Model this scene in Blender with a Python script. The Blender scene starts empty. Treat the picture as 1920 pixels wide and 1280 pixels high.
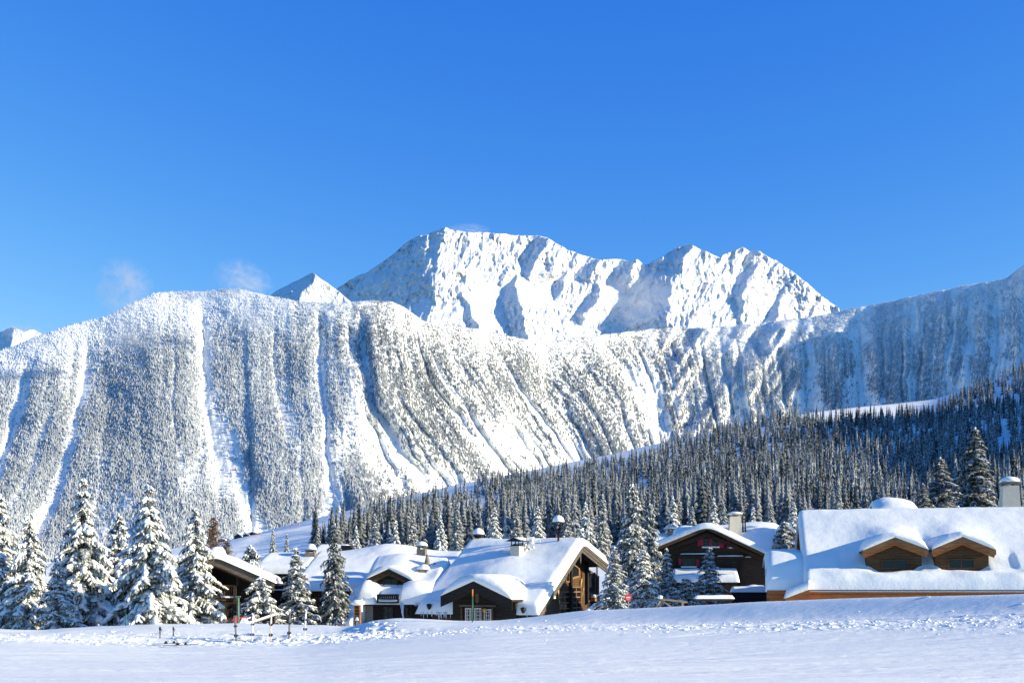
import bpy, math, random
import numpy as np
from mathutils import Vector

random.seed(7)
RNG = np.random.default_rng(7)
C = bpy.context.scene.collection
FPX, HZ, CX = 2133.333, 1100.0, 960.0          # focal length and eye level in photo pixels
SUN = np.array([1.0, -0.25, 0.305]); SUN /= np.linalg.norm(SUN)

def P(px, py, Y):
    return np.array([(px-CX)/FPX*Y, Y, (HZ-py)/FPX*Y])

# ------------------------------------------------------------------ noise
def _hash(ix, iy, seed):
    h = (ix.astype(np.int64)*374761393 + iy.astype(np.int64)*668265263 + seed*1442695041) & 0xFFFFFFFF
    h = ((h ^ (h >> 13))*1274126177) & 0xFFFFFFFF
    h = ((h ^ (h >> 16))*2246822519) & 0xFFFFFFFF
    return ((h ^ (h >> 15)) & 0xFFFFFF)/float(0xFFFFFF)
def noise2(x, y, seed=0):
    x = np.asarray(x, float); y = np.asarray(y, float)
    x, y = np.broadcast_arrays(x, y)
    ix = np.floor(x); iy = np.floor(y); fx = x-ix; fy = y-iy
    u = fx*fx*fx*(fx*(fx*6-15)+10); v = fy*fy*fy*(fy*(fy*6-15)+10)
    a = _hash(ix, iy, seed); b = _hash(ix+1, iy, seed); c = _hash(ix, iy+1, seed); d = _hash(ix+1, iy+1, seed)
    return (a*(1-u)+b*u)*(1-v)+(c*(1-u)+d*u)*v*1.0
def fbm(x, y, octv=4, seed=0, gain=0.5, lac=2.03):
    s = 0; a = 1; t = 0; x = np.asarray(x, float); y = np.asarray(y, float)
    for i in range(octv):
        s = s+a*(noise2(x, y, seed+i*17)*2-1); t += a; a *= gain; x = x*lac+3.1; y = y*lac+7.7
    return s/t
def ridged(x, y, octv=4, seed=0, gain=0.5, lac=2.03):
    s = 0; a = 1; t = 0; x = np.asarray(x, float); y = np.asarray(y, float)
    for i in range(octv):
        s = s+a*(1-np.abs(noise2(x, y, seed+i*13)*2-1)*2); t += a; a *= gain; x = x*lac+5.3; y = y*lac+1.7
    return s/t
def sstep(a, b, x):
    t = np.clip((np.asarray(x, float)-a)/(b-a), 0, 1); return t*t*(3-2*t)
def curve(pts, smooth=0):
    xs = np.array([p[0] for p in pts], float); ys = np.array([p[1] for p in pts], float)
    if not smooth: return lambda x: np.interp(x, xs, ys)
    g = np.arange(xs[0]-400, xs[-1]+400, 2.0); v = np.interp(g, xs, ys)
    k = np.exp(-0.5*(np.arange(-3*smooth, 3*smooth+1, 2.0)/smooth)**2); k /= k.sum()
    n = len(k)//2; v = np.convolve(np.pad(v, n, mode='edge'), k, mode='valid')[:len(g)]
    return lambda x: np.interp(x, g, v)

# ------------------------------------------------------------------ objects
OFF = {}
def np_mesh(name, verts, quads=None, tris=None, mats=(), smooth=True, midx=None):
    me = bpy.data.meshes.new(name)
    verts = np.asarray(verts, np.float32)
    idx = []; starts = []; tot = 0; nf = 0
    if quads is not None and len(quads):
        q = np.asarray(quads, np.int32); idx.append(q.ravel()); starts.append(np.arange(len(q))*4); tot += q.size; nf += len(q)
    if tris is not None and len(tris):
        t = np.asarray(tris, np.int32); idx.append(t.ravel()); starts.append(tot+np.arange(len(t))*3); tot += t.size; nf += len(t)
    me.vertices.add(len(verts)); me.vertices.foreach_set('co', verts.ravel())
    me.loops.add(tot); me.loops.foreach_set('vertex_index', np.concatenate(idx).astype(np.int32))
    me.polygons.add(nf); me.polygons.foreach_set('loop_start', np.concatenate(starts).astype(np.int32))
    for m in mats: me.materials.append(m)
    me.polygons.foreach_set('use_smooth', np.full(nf, bool(smooth)))
    if midx is not None: me.polygons.foreach_set('material_index', np.asarray(midx, np.int32))
    me.update(calc_edges=True); me.validate()
    return me
def link(name, me, parent=None):
    o = bpy.data.objects.new(name, me); C.objects.link(o)
    if parent is not None: o.parent = parent
    return o
def tag(o, label, cat, group=None, kind=None):
    o['label'] = label; o['category'] = cat
    if group: o['group'] = group
    if kind: o['kind'] = kind
    return o
def thing(name, label, cat, loc, group=None):
    o = bpy.data.objects.new(name, None); C.objects.link(o)
    o.empty_display_size = 0.3
    o.location = tuple(float(v) for v in loc); OFF[o.name] = np.array(loc, float)
    return tag(o, label, cat, group)
def grid_faces(nr, nc):
    i = np.arange(nr-1)[:, None]*nc+np.arange(nc-1)[None, :]
    return np.stack([i, i+1, i+nc+1, i+nc], -1).reshape(-1, 4)

class MB:
    """collects shapes given in world coordinates into one mesh"""
    def __init__(s): s.v = []; s.f = []; s.m = []; s.n = 0; s.sm = []
    def add(s, verts, faces, mi=0, smooth=False):
        for p in verts: s.v.append(tuple(float(c) for c in p))
        for f in faces: s.f.append(tuple(int(i)+s.n for i in f)); s.m.append(mi); s.sm.append(smooth)
        s.n += len(verts); return s
    def hexa(s, p, mi=0):      # p: bottom 4 (ccw), top 4
        return s.add(p, [(3,2,1,0),(4,5,6,7),(0,1,5,4),(1,2,6,5),(2,3,7,6),(3,0,4,7)], mi)
    def box(s, fr, x0, x1, y0, y1, z0, z1, mi=0):
        return s.hexa([fr(x0,y0,z0),fr(x1,y0,z0),fr(x1,y1,z0),fr(x0,y1,z0),fr(x0,y0,z1),fr(x1,y0,z1),fr(x1,y1,z1),fr(x0,y1,z1)], mi)
    def prism(s, poly, vec, mi=0):
        n = len(poly); a = [np.array(p, float) for p in poly]; b = [p+np.array(vec, float) for p in a]
        f = [tuple(range(n-1, -1, -1)), tuple(range(n, 2*n))]+[(i, (i+1) % n, n+(i+1) % n, n+i) for i in range(n)]
        return s.add(a+b, f, mi)
    def tube(s, pts, rad, n=6, mi=0, cap=True):
        pts = [np.array(p, float) for p in pts]
        if not hasattr(rad, '__len__'): rad = [rad]*len(pts)
        V = []; Fc = []
        for i, p in enumerate(pts):
            d = pts[min(i+1, len(pts)-1)]-pts[max(i-1, 0)]; d = d/(np.linalg.norm(d)+1e-9)
            a = np.cross(d, [0.13, 0.2, 1.0] if abs(d[2]) < 0.9 else [1, 0.1, 0]); a /= np.linalg.norm(a); b = np.cross(d, a)
            for k in range(n):
                t = 2*math.pi*k/n; V.append(p+(a*math.cos(t)+b*math.sin(t))*rad[i])
        for i in range(len(pts)-1):
            for k in range(n): Fc.append((i*n+k, i*n+(k+1) % n, (i+1)*n+(k+1) % n, (i+1)*n+k))
        if cap: Fc += [tuple(range(n-1, -1, -1)), tuple((len(pts)-1)*n+k for k in range(n))]
        return s.add(V, Fc, mi, True)
    def lathe(s, base, prof, n=14, mi=0):     # prof: list of (r, z)
        V = []; Fc = []
        for r, z in prof:
            for k in range(n):
                t = 2*math.pi*k/n; V.append((base[0]+r*math.cos(t), base[1]+r*math.sin(t), base[2]+z))
        for i in range(len(prof)-1):
            for k in range(n): Fc.append((i*n+k, i*n+(k+1) % n, (i+1)*n+(k+1) % n, (i+1)*n+k))
        Fc += [tuple(range(n-1, -1, -1)), tuple((len(prof)-1)*n+k for k in range(n))]
        return s.add(V, Fc, mi, True)
    def blob(s, c, r, seed=0, jit=0.18, mi=0, flat=-9, sub=1):
        V, T = ICO[sub]; rr = np.random.default_rng(seed)
        v = V*(1+rr.uniform(-jit, jit, (len(V), 1)))*np.array(r)
        v[:, 2] = np.maximum(v[:, 2], flat)
        return s.add(v+np.array(c), T, mi, True)
    def build(s, name, mats, parent):
        off = OFF.get(parent.name if parent else None, np.zeros(3))
        me = bpy.data.meshes.new(name)
        me.from_pydata([(x-off[0], y-off[1], z-off[2]) for x, y, z in s.v], [], s.f)
        if not isinstance(mats, (list, tuple)): mats = [mats]
        for m in mats: me.materials.append(m)
        me.polygons.foreach_set('material_index', s.m); me.polygons.foreach_set('use_smooth', s.sm)
        me.update()
        o = link(name, me, parent); OFF[o.name] = off
        return o

def _ico():
    import bmesh
    out = {}
    for k in (1, 2, 3):
        bm = bmesh.new(); bmesh.ops.create_icosphere(bm, subdivisions=k, radius=1.0)
        bm.verts.ensure_lookup_table()
        out[k] = (np.array([v.co[:] for v in bm.verts]), np.array([[v.index for v in f.verts] for f in bm.faces])); bm.free()
    return out
ICO = _ico()

class Frame:
    """a building's own axes: x along the ridge (to the right), y to the back, z up"""
    def __init__(s, o, deg):
        s.o = np.array(o, float); t = math.radians(deg)
        s.ex = np.array([math.cos(t), -math.sin(t), 0]); s.ey = np.array([math.sin(t), math.cos(t), 0])
    def __call__(s, x, y, z): return s.o+s.ex*x+s.ey*y+np.array([0, 0, z])
    def arr(s, x, y, z): return s.o+x[..., None]*s.ex+y[..., None]*s.ey+z[..., None]*np.array([0, 0, 1.0])
    def hy(s, px, py, y=0.0):      # where the sight line through a photo pixel meets the plane y = const -> (x, z)
        d = np.array([(px-CX)/FPX, 1, (HZ-py)/FPX]); t = (y+s.o@s.ey)/(d@s.ey); p = d*t-s.o
        return float(p@s.ex), float(p[2])
    def hx(s, px, py, x=0.0):      # ... the plane x = const -> (y, z)
        d = np.array([(px-CX)/FPX, 1, (HZ-py)/FPX]); t = (x+s.o@s.ex)/(d@s.ex); p = d*t-s.o
        return float(p@s.ey), float(p[2])

# ------------------------------------------------------------------ materials
def mat(name):
    m = bpy.data.materials.new(name); m.use_nodes = True
    nt = m.node_tree; return m, nt, nt.nodes['Principled BSDF']
def nd(nt, typ, **kw):
    n = nt.nodes.new(typ)
    for k, v in kw.items():
        if k in n.inputs: n.inputs[k].default_value = v
        else: setattr(n, k, v)
    return n
def L(nt, a, b): nt.links.new(a, b)
def noise_node(nt, scale, detail=4, rough=0.55, vec=None, dist=0.0):
    n = nd(nt, 'ShaderNodeTexNoise', Scale=scale, Detail=detail, Roughness=rough, Distortion=dist)
    if vec is not None: L(nt, vec, n.inputs['Vector'])
    return n
def ramp(nt, fac, stops):
    r = nt.nodes.new('ShaderNodeValToRGB'); L(nt, fac, r.inputs[0])
    e = r.color_ramp.elements
    while len(e) < len(stops): e.new(0.5)
    for i, (p, c) in enumerate(stops):
        e[i].position = p; e[i].color = (c, c, c, 1) if not hasattr(c, '__len__') else (*c, 1)
    return r
def mixc(nt, fac, a, b):
    m = nt.nodes.new('ShaderNodeMix'); m.data_type = 'RGBA'
    if hasattr(fac, 'is_linked') or hasattr(fac, 'node'): L(nt, fac, m.inputs[0])
    else: m.inputs[0].default_value = fac
    for s_, v in ((m.inputs[6], a), (m.inputs[7], b)):
        if hasattr(v, 'node'): L(nt, v, s_)
        else: s_.default_value = (*v, 1)
    return m.outputs[2]
def math_n(nt, op, a, b=None, clamp=False):
    m = nt.nodes.new('ShaderNodeMath'); m.operation = op; m.use_clamp = clamp
    for i, v in enumerate((a, b)):
        if v is None: continue
        if hasattr(v, 'node'): L(nt, v, m.inputs[i])
        else: m.inputs[i].default_value = v
    return m.outputs[0]
def coords(nt, scale=(1, 1, 1)):
    t = nt.nodes.new('ShaderNodeTexCoord'); mp = nt.nodes.new('ShaderNodeMapping'); mp.inputs['Scale'].default_value = scale
    L(nt, t.outputs['Object'], mp.inputs[0]); return mp.outputs[0]
def bump(nt, bsdf, h, strength, dist):
    b = nd(nt, 'ShaderNodeBump', Strength=strength, Distance=dist); L(nt, h, b.inputs['Height']); L(nt, b.outputs[0], bsdf.inputs['Normal']); return b

SNOWC = (0.87, 0.88, 0.86)
def snow_mat(name, scale=6.0, strength=0.5, dist=0.03, stretch=(1, 1, 1), col=SNOWC, big=0.9):
    m, nt, b = mat(name); v = coords(nt, stretch)
    n1 = noise_node(nt, scale, 6, 0.62, v); n2 = noise_node(nt, scale*0.13, 3, 0.5, v)
    h = math_n(nt, 'ADD', n1.outputs[0], math_n(nt, 'MULTIPLY', n2.outputs[0], big*4))
    bump(nt, b, h, strength, dist)
    c = mixc(nt, ramp(nt, n2.outputs[0], [(0.3, 0.0), (0.7, 1.0)]).outputs[0], tuple(c*0.965 for c in col), col)
    L(nt, c, b.inputs['Base Color']); b.inputs['Roughness'].default_value = 0.62
    b.inputs['Specular IOR Level'].default_value = 0.25
    return m
M = {}
M['snow'] = snow_mat('snow_on_roof', 7, 0.45, 0.03)
M['snow_piste'] = snow_mat('snow_groomed', 4, 0.75, 0.05, (0.45, 3.2, 1), big=0.4)
M['snow_clump'] = snow_mat('snow_clump', 12, 0.4, 0.03)
# ------------------------------------------------------------------ mountain materials
def mountain_mat(name, scale, rock=(0.20, 0.195, 0.20), rk=0.55, bscale=0.02, bdist=6, lo=0.56, hi=0.7):
    m, nt, b = mat(name); v = coords(nt)
    n1 = noise_node(nt, scale, 8, 0.68, v); n2 = noise_node(nt, scale*0.22, 3, 0.5, v)
    geo = nt.nodes.new('ShaderNodeNewGeometry'); sx = nt.nodes.new('ShaderNodeSeparateXYZ'); L(nt, geo.outputs['True Normal'], sx.inputs[0])
    steep = ramp(nt, sx.outputs[2], [(0.35, 1.0), (0.72, 0.0)])
    f = math_n(nt, 'MULTIPLY', ramp(nt, n1.outputs[0], [(lo, 0.0), (hi, 1.0)]).outputs[0], steep.outputs[0])
    f = math_n(nt, 'MULTIPLY', f, math_n(nt, 'MULTIPLY', ramp(nt, n2.outputs[0], [(0.35, 0.25), (0.65, 1.0)]).outputs[0], rk))
    L(nt, mixc(nt, f, (0.87, 0.88, 0.87), rock), b.inputs['Base Color'])
    bump(nt, b, noise_node(nt, bscale, 7, 0.65, v).outputs[0], 0.7, bdist)
    b.inputs['Roughness'].default_value = 0.7; b.inputs['Specular IOR Level'].default_value = 0.15
    return m
M['peak'] = mountain_mat('snow_on_high_rock', 0.024, rk=0.95, bscale=0.035, bdist=20, lo=0.47, hi=0.60)
M['slope'] = mountain_mat('snow_on_gullied_slope', 0.03, (0.36, 0.335, 0.31), 0.9, 0.05, 6, lo=0.48, hi=0.62)
M['hill'] = snow_mat('snow_on_hill', 0.25, 0.5, 0.5)

def depth_sheet(name, px, PY, Y, mat_, skirt, label, cat='mountain'):
    """terrain sheet from a grid of sight lines: PY, Y arrays of (rows, cols), row 0 the crest; a back slope is added behind the crest"""
    X = (px[None, :]-CX)/FPX*Y; Z = (HZ-PY)/FPX*Y
    V = np.stack([X, Y, Z], -1)
    back = []
    for k in (3, 2, 1):
        b = V[0].copy(); b[:, 0] *= 1+skirt*k/3/V[0][:, 1]; b[:, 1] += skirt*k/3; b[:, 2] -= skirt*k/3*0.75
        back.append(b)
    V = np.concatenate([np.array(back), V], 0)
    o = link(name, np_mesh(name, V.reshape(-1, 3), grid_faces(V.shape[0], V.shape[1])[:, ::-1], mats=[mat_]))
    return tag(o, label, cat, None, 'structure')

# ------------------------------------------------------------------ the high peaks
def ridge_field(px, PY, ridges):
    H = np.full(PY.shape, -1e9)
    for pts, h, kl, kr, tail in ridges:
        ys = np.array([p[1] for p in pts], float); xs = np.array([p[0] for p in pts], float)
        rx = np.interp(PY, ys, xs)+9*fbm(PY/22.0, PY*0+xs[0], 3, int(xs[0]))
        out = np.maximum(ys[0]-PY, 0)*3.0+np.maximum(PY-ys[-1], 0)*tail
        dx = px[None, :]-rx
        H = np.maximum(H, h-out-np.where(dx < 0, -dx*kl, dx*kr))
    return H
def make_peak(name, label, crest_pts, bottom, Y0, kz, ridges, step, rows, skirt, seed, amp=1.0, jag=3.0, leftfall=-1e9):
    cf = curve(crest_pts)
    px = np.arange(crest_pts[0][0], crest_pts[-1][0]+0.1, step)
    cr = cf(px)+jag*fbm(px/16.0, px*0+3.3, 4, seed)
    v = np.linspace(0, 1, rows)[:, None]
    PY = cr[None, :]+(bottom-cr[None, :])*v
    wx = px[None, :]+10*fbm(px[None, :]/40, PY/40, 3, seed+5); wy = PY+10*fbm(px[None, :]/40, PY/40, 3, seed+9)
    D = ridge_field(px, PY, ridges)
    base = -60+70*fbm(wx/70, wy/70, 3, seed+1)+np.minimum(0, (px[None, :]-leftfall)*4.4 if leftfall > 0 else 0*PY)+36*ridged(wx/52+wy/80, wy/60-wx/110, 3, seed+8)
    k = 22.0
    D = np.maximum(D, base)+k*np.exp(-np.abs(D-base)/k)*0.6
    up = 1-sstep(20, 75, PY-cr[None, :]); patch = sstep(-0.25, 0.3, fbm(wx/60, wy/60, 3, seed+6))
    D = D+amp*(1+0.7*(px[None, :] < leftfall))*((34+24*up+20*patch)*ridged(wx/38+wy/70, wy/70, 4, seed+2, 0.5)+(8+15*np.maximum(up, patch))*ridged(wx/9.0, wy/20, 3, seed+3, 0.55)+(3+8*patch)*fbm(wx/5, wy/5, 3, seed+4))
    Y = Y0+(bottom-PY)*kz-D
    return depth_sheet(name, px, PY, Y, M['peak'], skirt, label)

crest_main = [(560,612),(600,570),(630,542),(660,523),(690,508),(720,488),(745,470),(765,452),(785,442),(800,439),(820,432),(835,426),(850,431),(880,434),(920,437),(960,440),(1000,442),(1025,445),(1045,456),(1065,468),(1090,478),(1120,487),(1140,486),(1165,487),(1178,490),(1195,486),(1208,497),(1240,483),(1265,467),(1290,460),(1297,458),(1310,466),(1340,480),(1350,482),(1365,474),(1385,466),(1392,462),(1405,470),(1425,470),(1440,480),(1470,498),(1500,520),(1530,545),(1560,568),(1590,590),(1680,640)]
ridges_main = [
  ([(835,426),(828,480),(812,520),(818,560),(800,600),(790,680)], 330, 4.8, 1.6, 1),
  ([(748,470),(738,510),(718,545),(700,575)], -195, 4.7, 6.5, 3),
  ([(1025,445),(1012,480),(992,510)], 190, 3.6, 1.8, 3.5),
  ([(968,565),(985,600),(1000,660)], 300, 5.5, 2.6, 1),
  ([(868,556),(890,600),(905,640)], 290, 5.0, 2.8, 2),
  ([(930,437),(945,465)], 150, 2.0, 2.0, 3),
  ([(955,505),(940,530)], 170, 4.0, 2.0, 4),
  ([(1122,487),(1108,515)], 120, 4.0, 2.2, 4),
  ([(1060,540),(1035,575)], 130, 4.0, 1.8, 4),
  ([(1120,560),(1095,590)], 120, 4.4, 1.8, 4),
  ([(1197,486),(1180,515)], 140, 4.0, 2.0, 3),
  ([(1297,459),(1285,490),(1262,525),(1250,560),(1262,620)], 330, 4.4, 1.5, 2),
  ([(1392,463),(1380,482),(1372,495)], 210, 4.4, 3.0, 3),
  ([(1428,470),(1412,505),(1400,530),(1392,560)], 250, 4.8, 1.9, 2),
  ([(1340,560),(1330,590),(1320,620)], 200, 4.4, 2.4, 2),
  ([(1500,520),(1470,560),(1450,600)], 170, 4.0, 2.0, 2),
]
make_peak('mountain_peak', 'highest snow massif with a long rocky summit ridge beyond the forested mountain', crest_main, 700, 8600, 5.2, ridges_main, 1.35, 190, 3000, 40, leftfall=812)
make_peak('mountain_peak', 'small sharp white pyramid peak left of the highest massif', [(440,640),(480,575),(512,549),(540,534),(565,521),(587,510),(600,522),(625,538),(650,560),(700,600)], 640, 7300, 4.0,
  [([(587,510),(580,530),(566,560),(560,600)], 200, 4.4, .8, 2)], 1.5, 70, 2000, 60, 0.5, 2.0)
make_peak('mountain_peak', 'distant low snow ridge at the far left edge of the photo', [(-160,640),(-60,628),(0,622),(25,612),(45,620),(62,617),(80,626),(130,650),(200,690)], 700, 9000, 5.0,
  [([(25,612),(20,640),(10,680)], 160, 3.5, 1.5, 2)], 1.8, 60, 2000, 70, 0.6, 2.0)

# ------------------------------------------------------------------ the long forested mountain
crest_v = curve([(-420,790),(-200,728),(0,658),(75,629),(130,610),(200,593),(250,567),(290,550),(320,546),(380,547),(430,541),(450,543),(500,554),(560,565),(620,568),(700,563),(735,565),(760,577),(790,600),(830,608),(900,617),(960,630),(1020,642),(1100,630),(1190,620),(1250,614),(1330,615),(1400,608),(1480,599),(1560,587),(1590,580),(1650,568),(1700,558),(1750,547),(1800,537),(1850,529),(1888,522),(1905,507),(1920,498),(1945,486),(2000,470),(2350,400)])
Ycr = curve([(-420,3500),(0,3800),(400,4000),(720,3750),(850,4050),(1000,4400),(1200,4780),(1300,4880),(1500,4860),(1700,4740),(1920,4520),(2350,4250)], 60)
Yba = curve([(-420,2250),(0,2450),(400,2500),(720,2600),(850,2880),(1000,3250),(1200,3720),(1300,3900),(1500,3970),(1700,3880),(1920,3700),(2350,3480)], 60)
drift = curve([(-420,-220),(0,-120),(350,0),(600,30),(720,110),(850,240),(1000,330),(1150,290),(1300,150),(1450,40),(1700,-30),(1920,-60),(2350,-90)], 40)
VBOT = 1085.0
def gullies(px, PY, v):
    s = px-drift(px)*v+11*fbm(px/210, PY/170, 2, 5)+8*fbm(px/90, PY/120, 3, 3)+3.5*fbm(px/24, PY/34, 2, 4)
    r1 = ridged(s/105, v*0.55, 1, 11); r2 = ridged(s/44+7, v*0.8, 1, 12); r3 = ridged(s/19+3, v*1.5, 2, 14); r4 = ridged(s/8.5, v*4, 2, 15)
    ero = sstep(600, 690, s)*(1-sstep(960, 1100, s))*sstep(0.25, 0.5, v); mid = sstep(560, 720, px)
    env = sstep(0.0, 0.2, v)
    p1 = np.maximum(r1, -0.2)**2*np.sign(r1); p2 = np.maximum(r2, 0)**1.5*sstep(-0.45, 0.25, fbm(px/75, PY/150, 2, 6))
    rw = sstep(1240, 1400, px)
    g = -((46-16*rw)*p1+(20+40*mid-14*rw)*p2+(5+20*mid+14*ero)*r3+(2+3*mid+7*ero)*r4)
    return g*env, r1, r2, r3, ero, s
px = np.arange(-420, 2351, 2.2); rows = 280
v = np.linspace(0, 1, rows)[:, None]**1.05
crv = crest_v(px)+1.6*fbm(px/20, px*0, 3, 8)
PYv = crv[None, :]+(VBOT-crv[None, :])*v
pxg = np.broadcast_to(px[None, :], PYv.shape)
gl, g1, g2, g3, ge, ss = gullies(pxg, PYv, np.broadcast_to(v, PYv.shape))
Yv = Ycr(px)[None, :]+(Yba(px)-Ycr(px))[None, :]*v**0.92-gl
Yv = Yv-50*fbm(pxg/180, PYv/140, 3, 21)-7*fbm(pxg/14, PYv/12, 3, 22)
# ledges of the bare right-hand shoulder
Yv = Yv-sstep(1180, 1300, pxg)*(1-sstep(1450, 1560, pxg))*40*ridged(pxg/36+PYv/60, PYv/90, 2, 33)*(1-sstep(0.2, 0.75, v))
depth_sheet('mountain', px, PYv, Yv, M['slope'], 900, 'long gullied mountain wall with snowy forest across the whole photo')

# trees of the mountain: far too many to count, one mesh
def cone_tree(tiers, n, ragged, rr):
    V = []; T = []
    for k in range(tiers):
        z0 = k/tiers*0.86; z1 = min(1.0, z0+1.35/tiers+0.1)
        r = (1-z0)**0.85*0.5
        b = len(V); off = rr.uniform(0, 6.28)
        for i in range(n):
            a = off+2*math.pi*i/n; q = r*(1+rr.uniform(-ragged, ragged))
            V.append((q*math.cos(a), q*math.sin(a), z0+rr.uniform(-0.03, 0.03)))
        V.append((0, 0, z1))
        for i in range(n): T.append((b+i, b+(i+1) % n, b+n))
    return np.array(V), np.array(T)
def scatter_mesh(name, protos, which, pos, h, w, rot, mats, tint=None, smooth=False):
    Vs = []; Ts = []; base = 0; tints = []
    for k, (pv, pt) in enumerate(protos):
        sel = np.where(which == k)[0]
        if not len(sel): continue
        c, s_ = np.cos(rot[sel])[:, None], np.sin(rot[sel])[:, None]
        x = pv[None, :, 0]*c-pv[None, :, 1]*s_; y = pv[None, :, 0]*s_+pv[None, :, 1]*c
        vv = np.stack([x*w[sel][:, None], y*w[sel][:, None], np.broadcast_to(pv[None, :, 2], x.shape)*h[sel][:, None]], -1)+pos[sel][:, None, :]
        Vs.append(vv.reshape(-1, 3).astype(np.float32))
        Ts.append((pt[None]+(base+np.arange(len(sel))*len(pv))[:, None, None]).reshape(-1, 3)); base += len(sel)*len(pv)
        if tint is not None: tints.append(np.repeat(tint[sel], len(pv)))
    me = np_mesh(name, np.concatenate(Vs), None, np.concatenate(Ts), mats, smooth)
    if tint is not None:
        a = me.attributes.new('frost', 'FLOAT', 'POINT'); a.data.foreach_set('value', np.concatenate(tints).astype(np.float32))
    return me
def far_tree_mat(name, dark, snow, nscale, use_frost=True, amp=1.5):
    m, nt, b = mat(name); v = coords(nt)
    n = noise_node(nt, nscale, 3, 0.6, v)
    geo = nt.nodes.new('ShaderNodeNewGeometry'); sx = nt.nodes.new('ShaderNodeSeparateXYZ'); L(nt, geo.outputs['Normal'], sx.inputs[0])
    f = math_n(nt, 'MULTIPLY_ADD', sx.outputs[2], 0.35); nt.nodes[-1].inputs[2].default_value = -0.08
    f = math_n(nt, 'ADD', f, math_n(nt, 'MULTIPLY', math_n(nt, 'SUBTRACT', n.outputs[0], 0.5), amp))
    if use_frost:
        at = nd(nt, 'ShaderNodeAttribute', attribute_name='frost'); f = math_n(nt, 'ADD', f, at.outputs['Fac'])
    else: f = math_n(nt, 'ADD', f, 0.35)
    f = math_n(nt, 'MULTIPLY', f, 1.0, True)
    L(nt, mixc(nt, f, dark, snow), b.inputs['Base Color']); b.inputs['Roughness'].default_value = 0.85; b.inputs['Specular IOR Level'].default_value = 0.1
    return m
M['far_tree'] = far_tree_mat('frosted_far_spruce', (0.090, 0.105, 0.125), (0.75, 0.79, 0.84), 0.15, True, 0.75)
NT = 290000
tp = RNG.uniform(-150, 2120, NT); tv = RNG.uniform(0.0, 0.93, NT)**0.95
tpy = crest_v(tp)+(VBOT-crest_v(tp))*tv
g_, r1_, r2_, r3_, e_, sx_ = gullies(tp, tpy, tv)
lft = 1-sstep(480, 640, tp); rgt = sstep(1240, 1400, tp); midz = (1-lft)*(1-rgt); lowv = sstep(0.05, 0.2, tv)
on = fbm(tp/60+9, tpy/140, 3, 76)
lane1 = sstep(0.70, 0.92, r1_+0.14*on); lane2 = sstep(0.66, 0.95, r2_+0.30*on)
dens = np.full(NT, 0.97)
dens *= 1-lowv*np.maximum(lane1*0.97, lane2*(0.70*lft+0.85*midz))*(1-rgt)
dens *= 1-midz*0.50*sstep(0.25, 0.6, r3_+0.5*fbm(tp/50, tpy/60, 3, 77))
dens *= 1-e_*0.62*sstep(-0.2, 0.4, np.maximum(r2_, r3_))
strip = np.maximum(np.maximum(r1_, r2_), 0.75*r3_)+0.45*fbm(tp/40, tpy/30, 3, 78)
dens *= 1-rgt*sstep(0.22, 0.60, strip-0.30*(1-sstep(0.12, 0.4, tv)))*0.96
dens *= 1-0.15*midz*sstep(0.2, 0.5, fbm(tp/45+3, tpy/40, 3, 79))
dens *= 1-0.85*np.exp(-((tp-930-(tpy-830)*0.8)/40)**2)*sstep(760, 800, tpy)
keep = RNG.uniform(0, 1, NT) < dens
tp, tpy, tv = tp[keep], tpy[keep], tv[keep]; print('mountain trees', len(tp))
# depth of the finished sheet under each tree
ci = np.clip((tp-px[0])/2.2, 0, len(px)-1.001); i0 = ci.astype(int); fi = ci-i0
rv = np.clip((tv**(1/1.05))*(rows-1), 0, rows-1.001); j0 = rv.astype(int); fj = rv-j0
ty = (Yv[j0, i0]*(1-fi)+Yv[j0, i0+1]*fi)*(1-fj)+(Yv[j0+1, i0]*(1-fi)+Yv[j0+1, i0+1]*fi)*fj
pos = np.stack([(tp-CX)/FPX*ty, ty, (HZ-tpy)/FPX*ty-1.5], -1)
n_t = len(tp)
hgt = RNG.uniform(7, 13.5, n_t)*(1-0.35*(1-sstep(0.0, 0.2, tv)))
frost = 0.53-0.27*rgt[keep]-0.27*midz[keep]*sstep(600, 760, tp)+0.09*RNG.standard_normal(n_t)+0.5*(1-sstep(0.02, 0.19, tv))*(1-sstep(420, 600, tp))+0.22*(1-sstep(0.0, 0.3, tv))*(1-0.9*midz[keep])+0.12*fbm(tp/120, tpy/90, 3, 80)+0.30*rgt[keep]*(1-sstep(0.15, 0.5, tv))
rr = np.random.default_rng(5)
protos = [cone_tree(3, 5, 0.3, rr) for _ in range(5)]
me = scatter_mesh('mountain_forest', protos, RNG.integers(0, 5, n_t), pos, hgt, hgt*RNG.uniform(0.36, 0.52, n_t), RNG.uniform(0, 6.28, n_t), [M['far_tree']], frost)
tag(link('mountain_forest', me), 'frosted spruce forest covering the ribs of the long mountain wall', 'forest', None, 'stuff')
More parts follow.
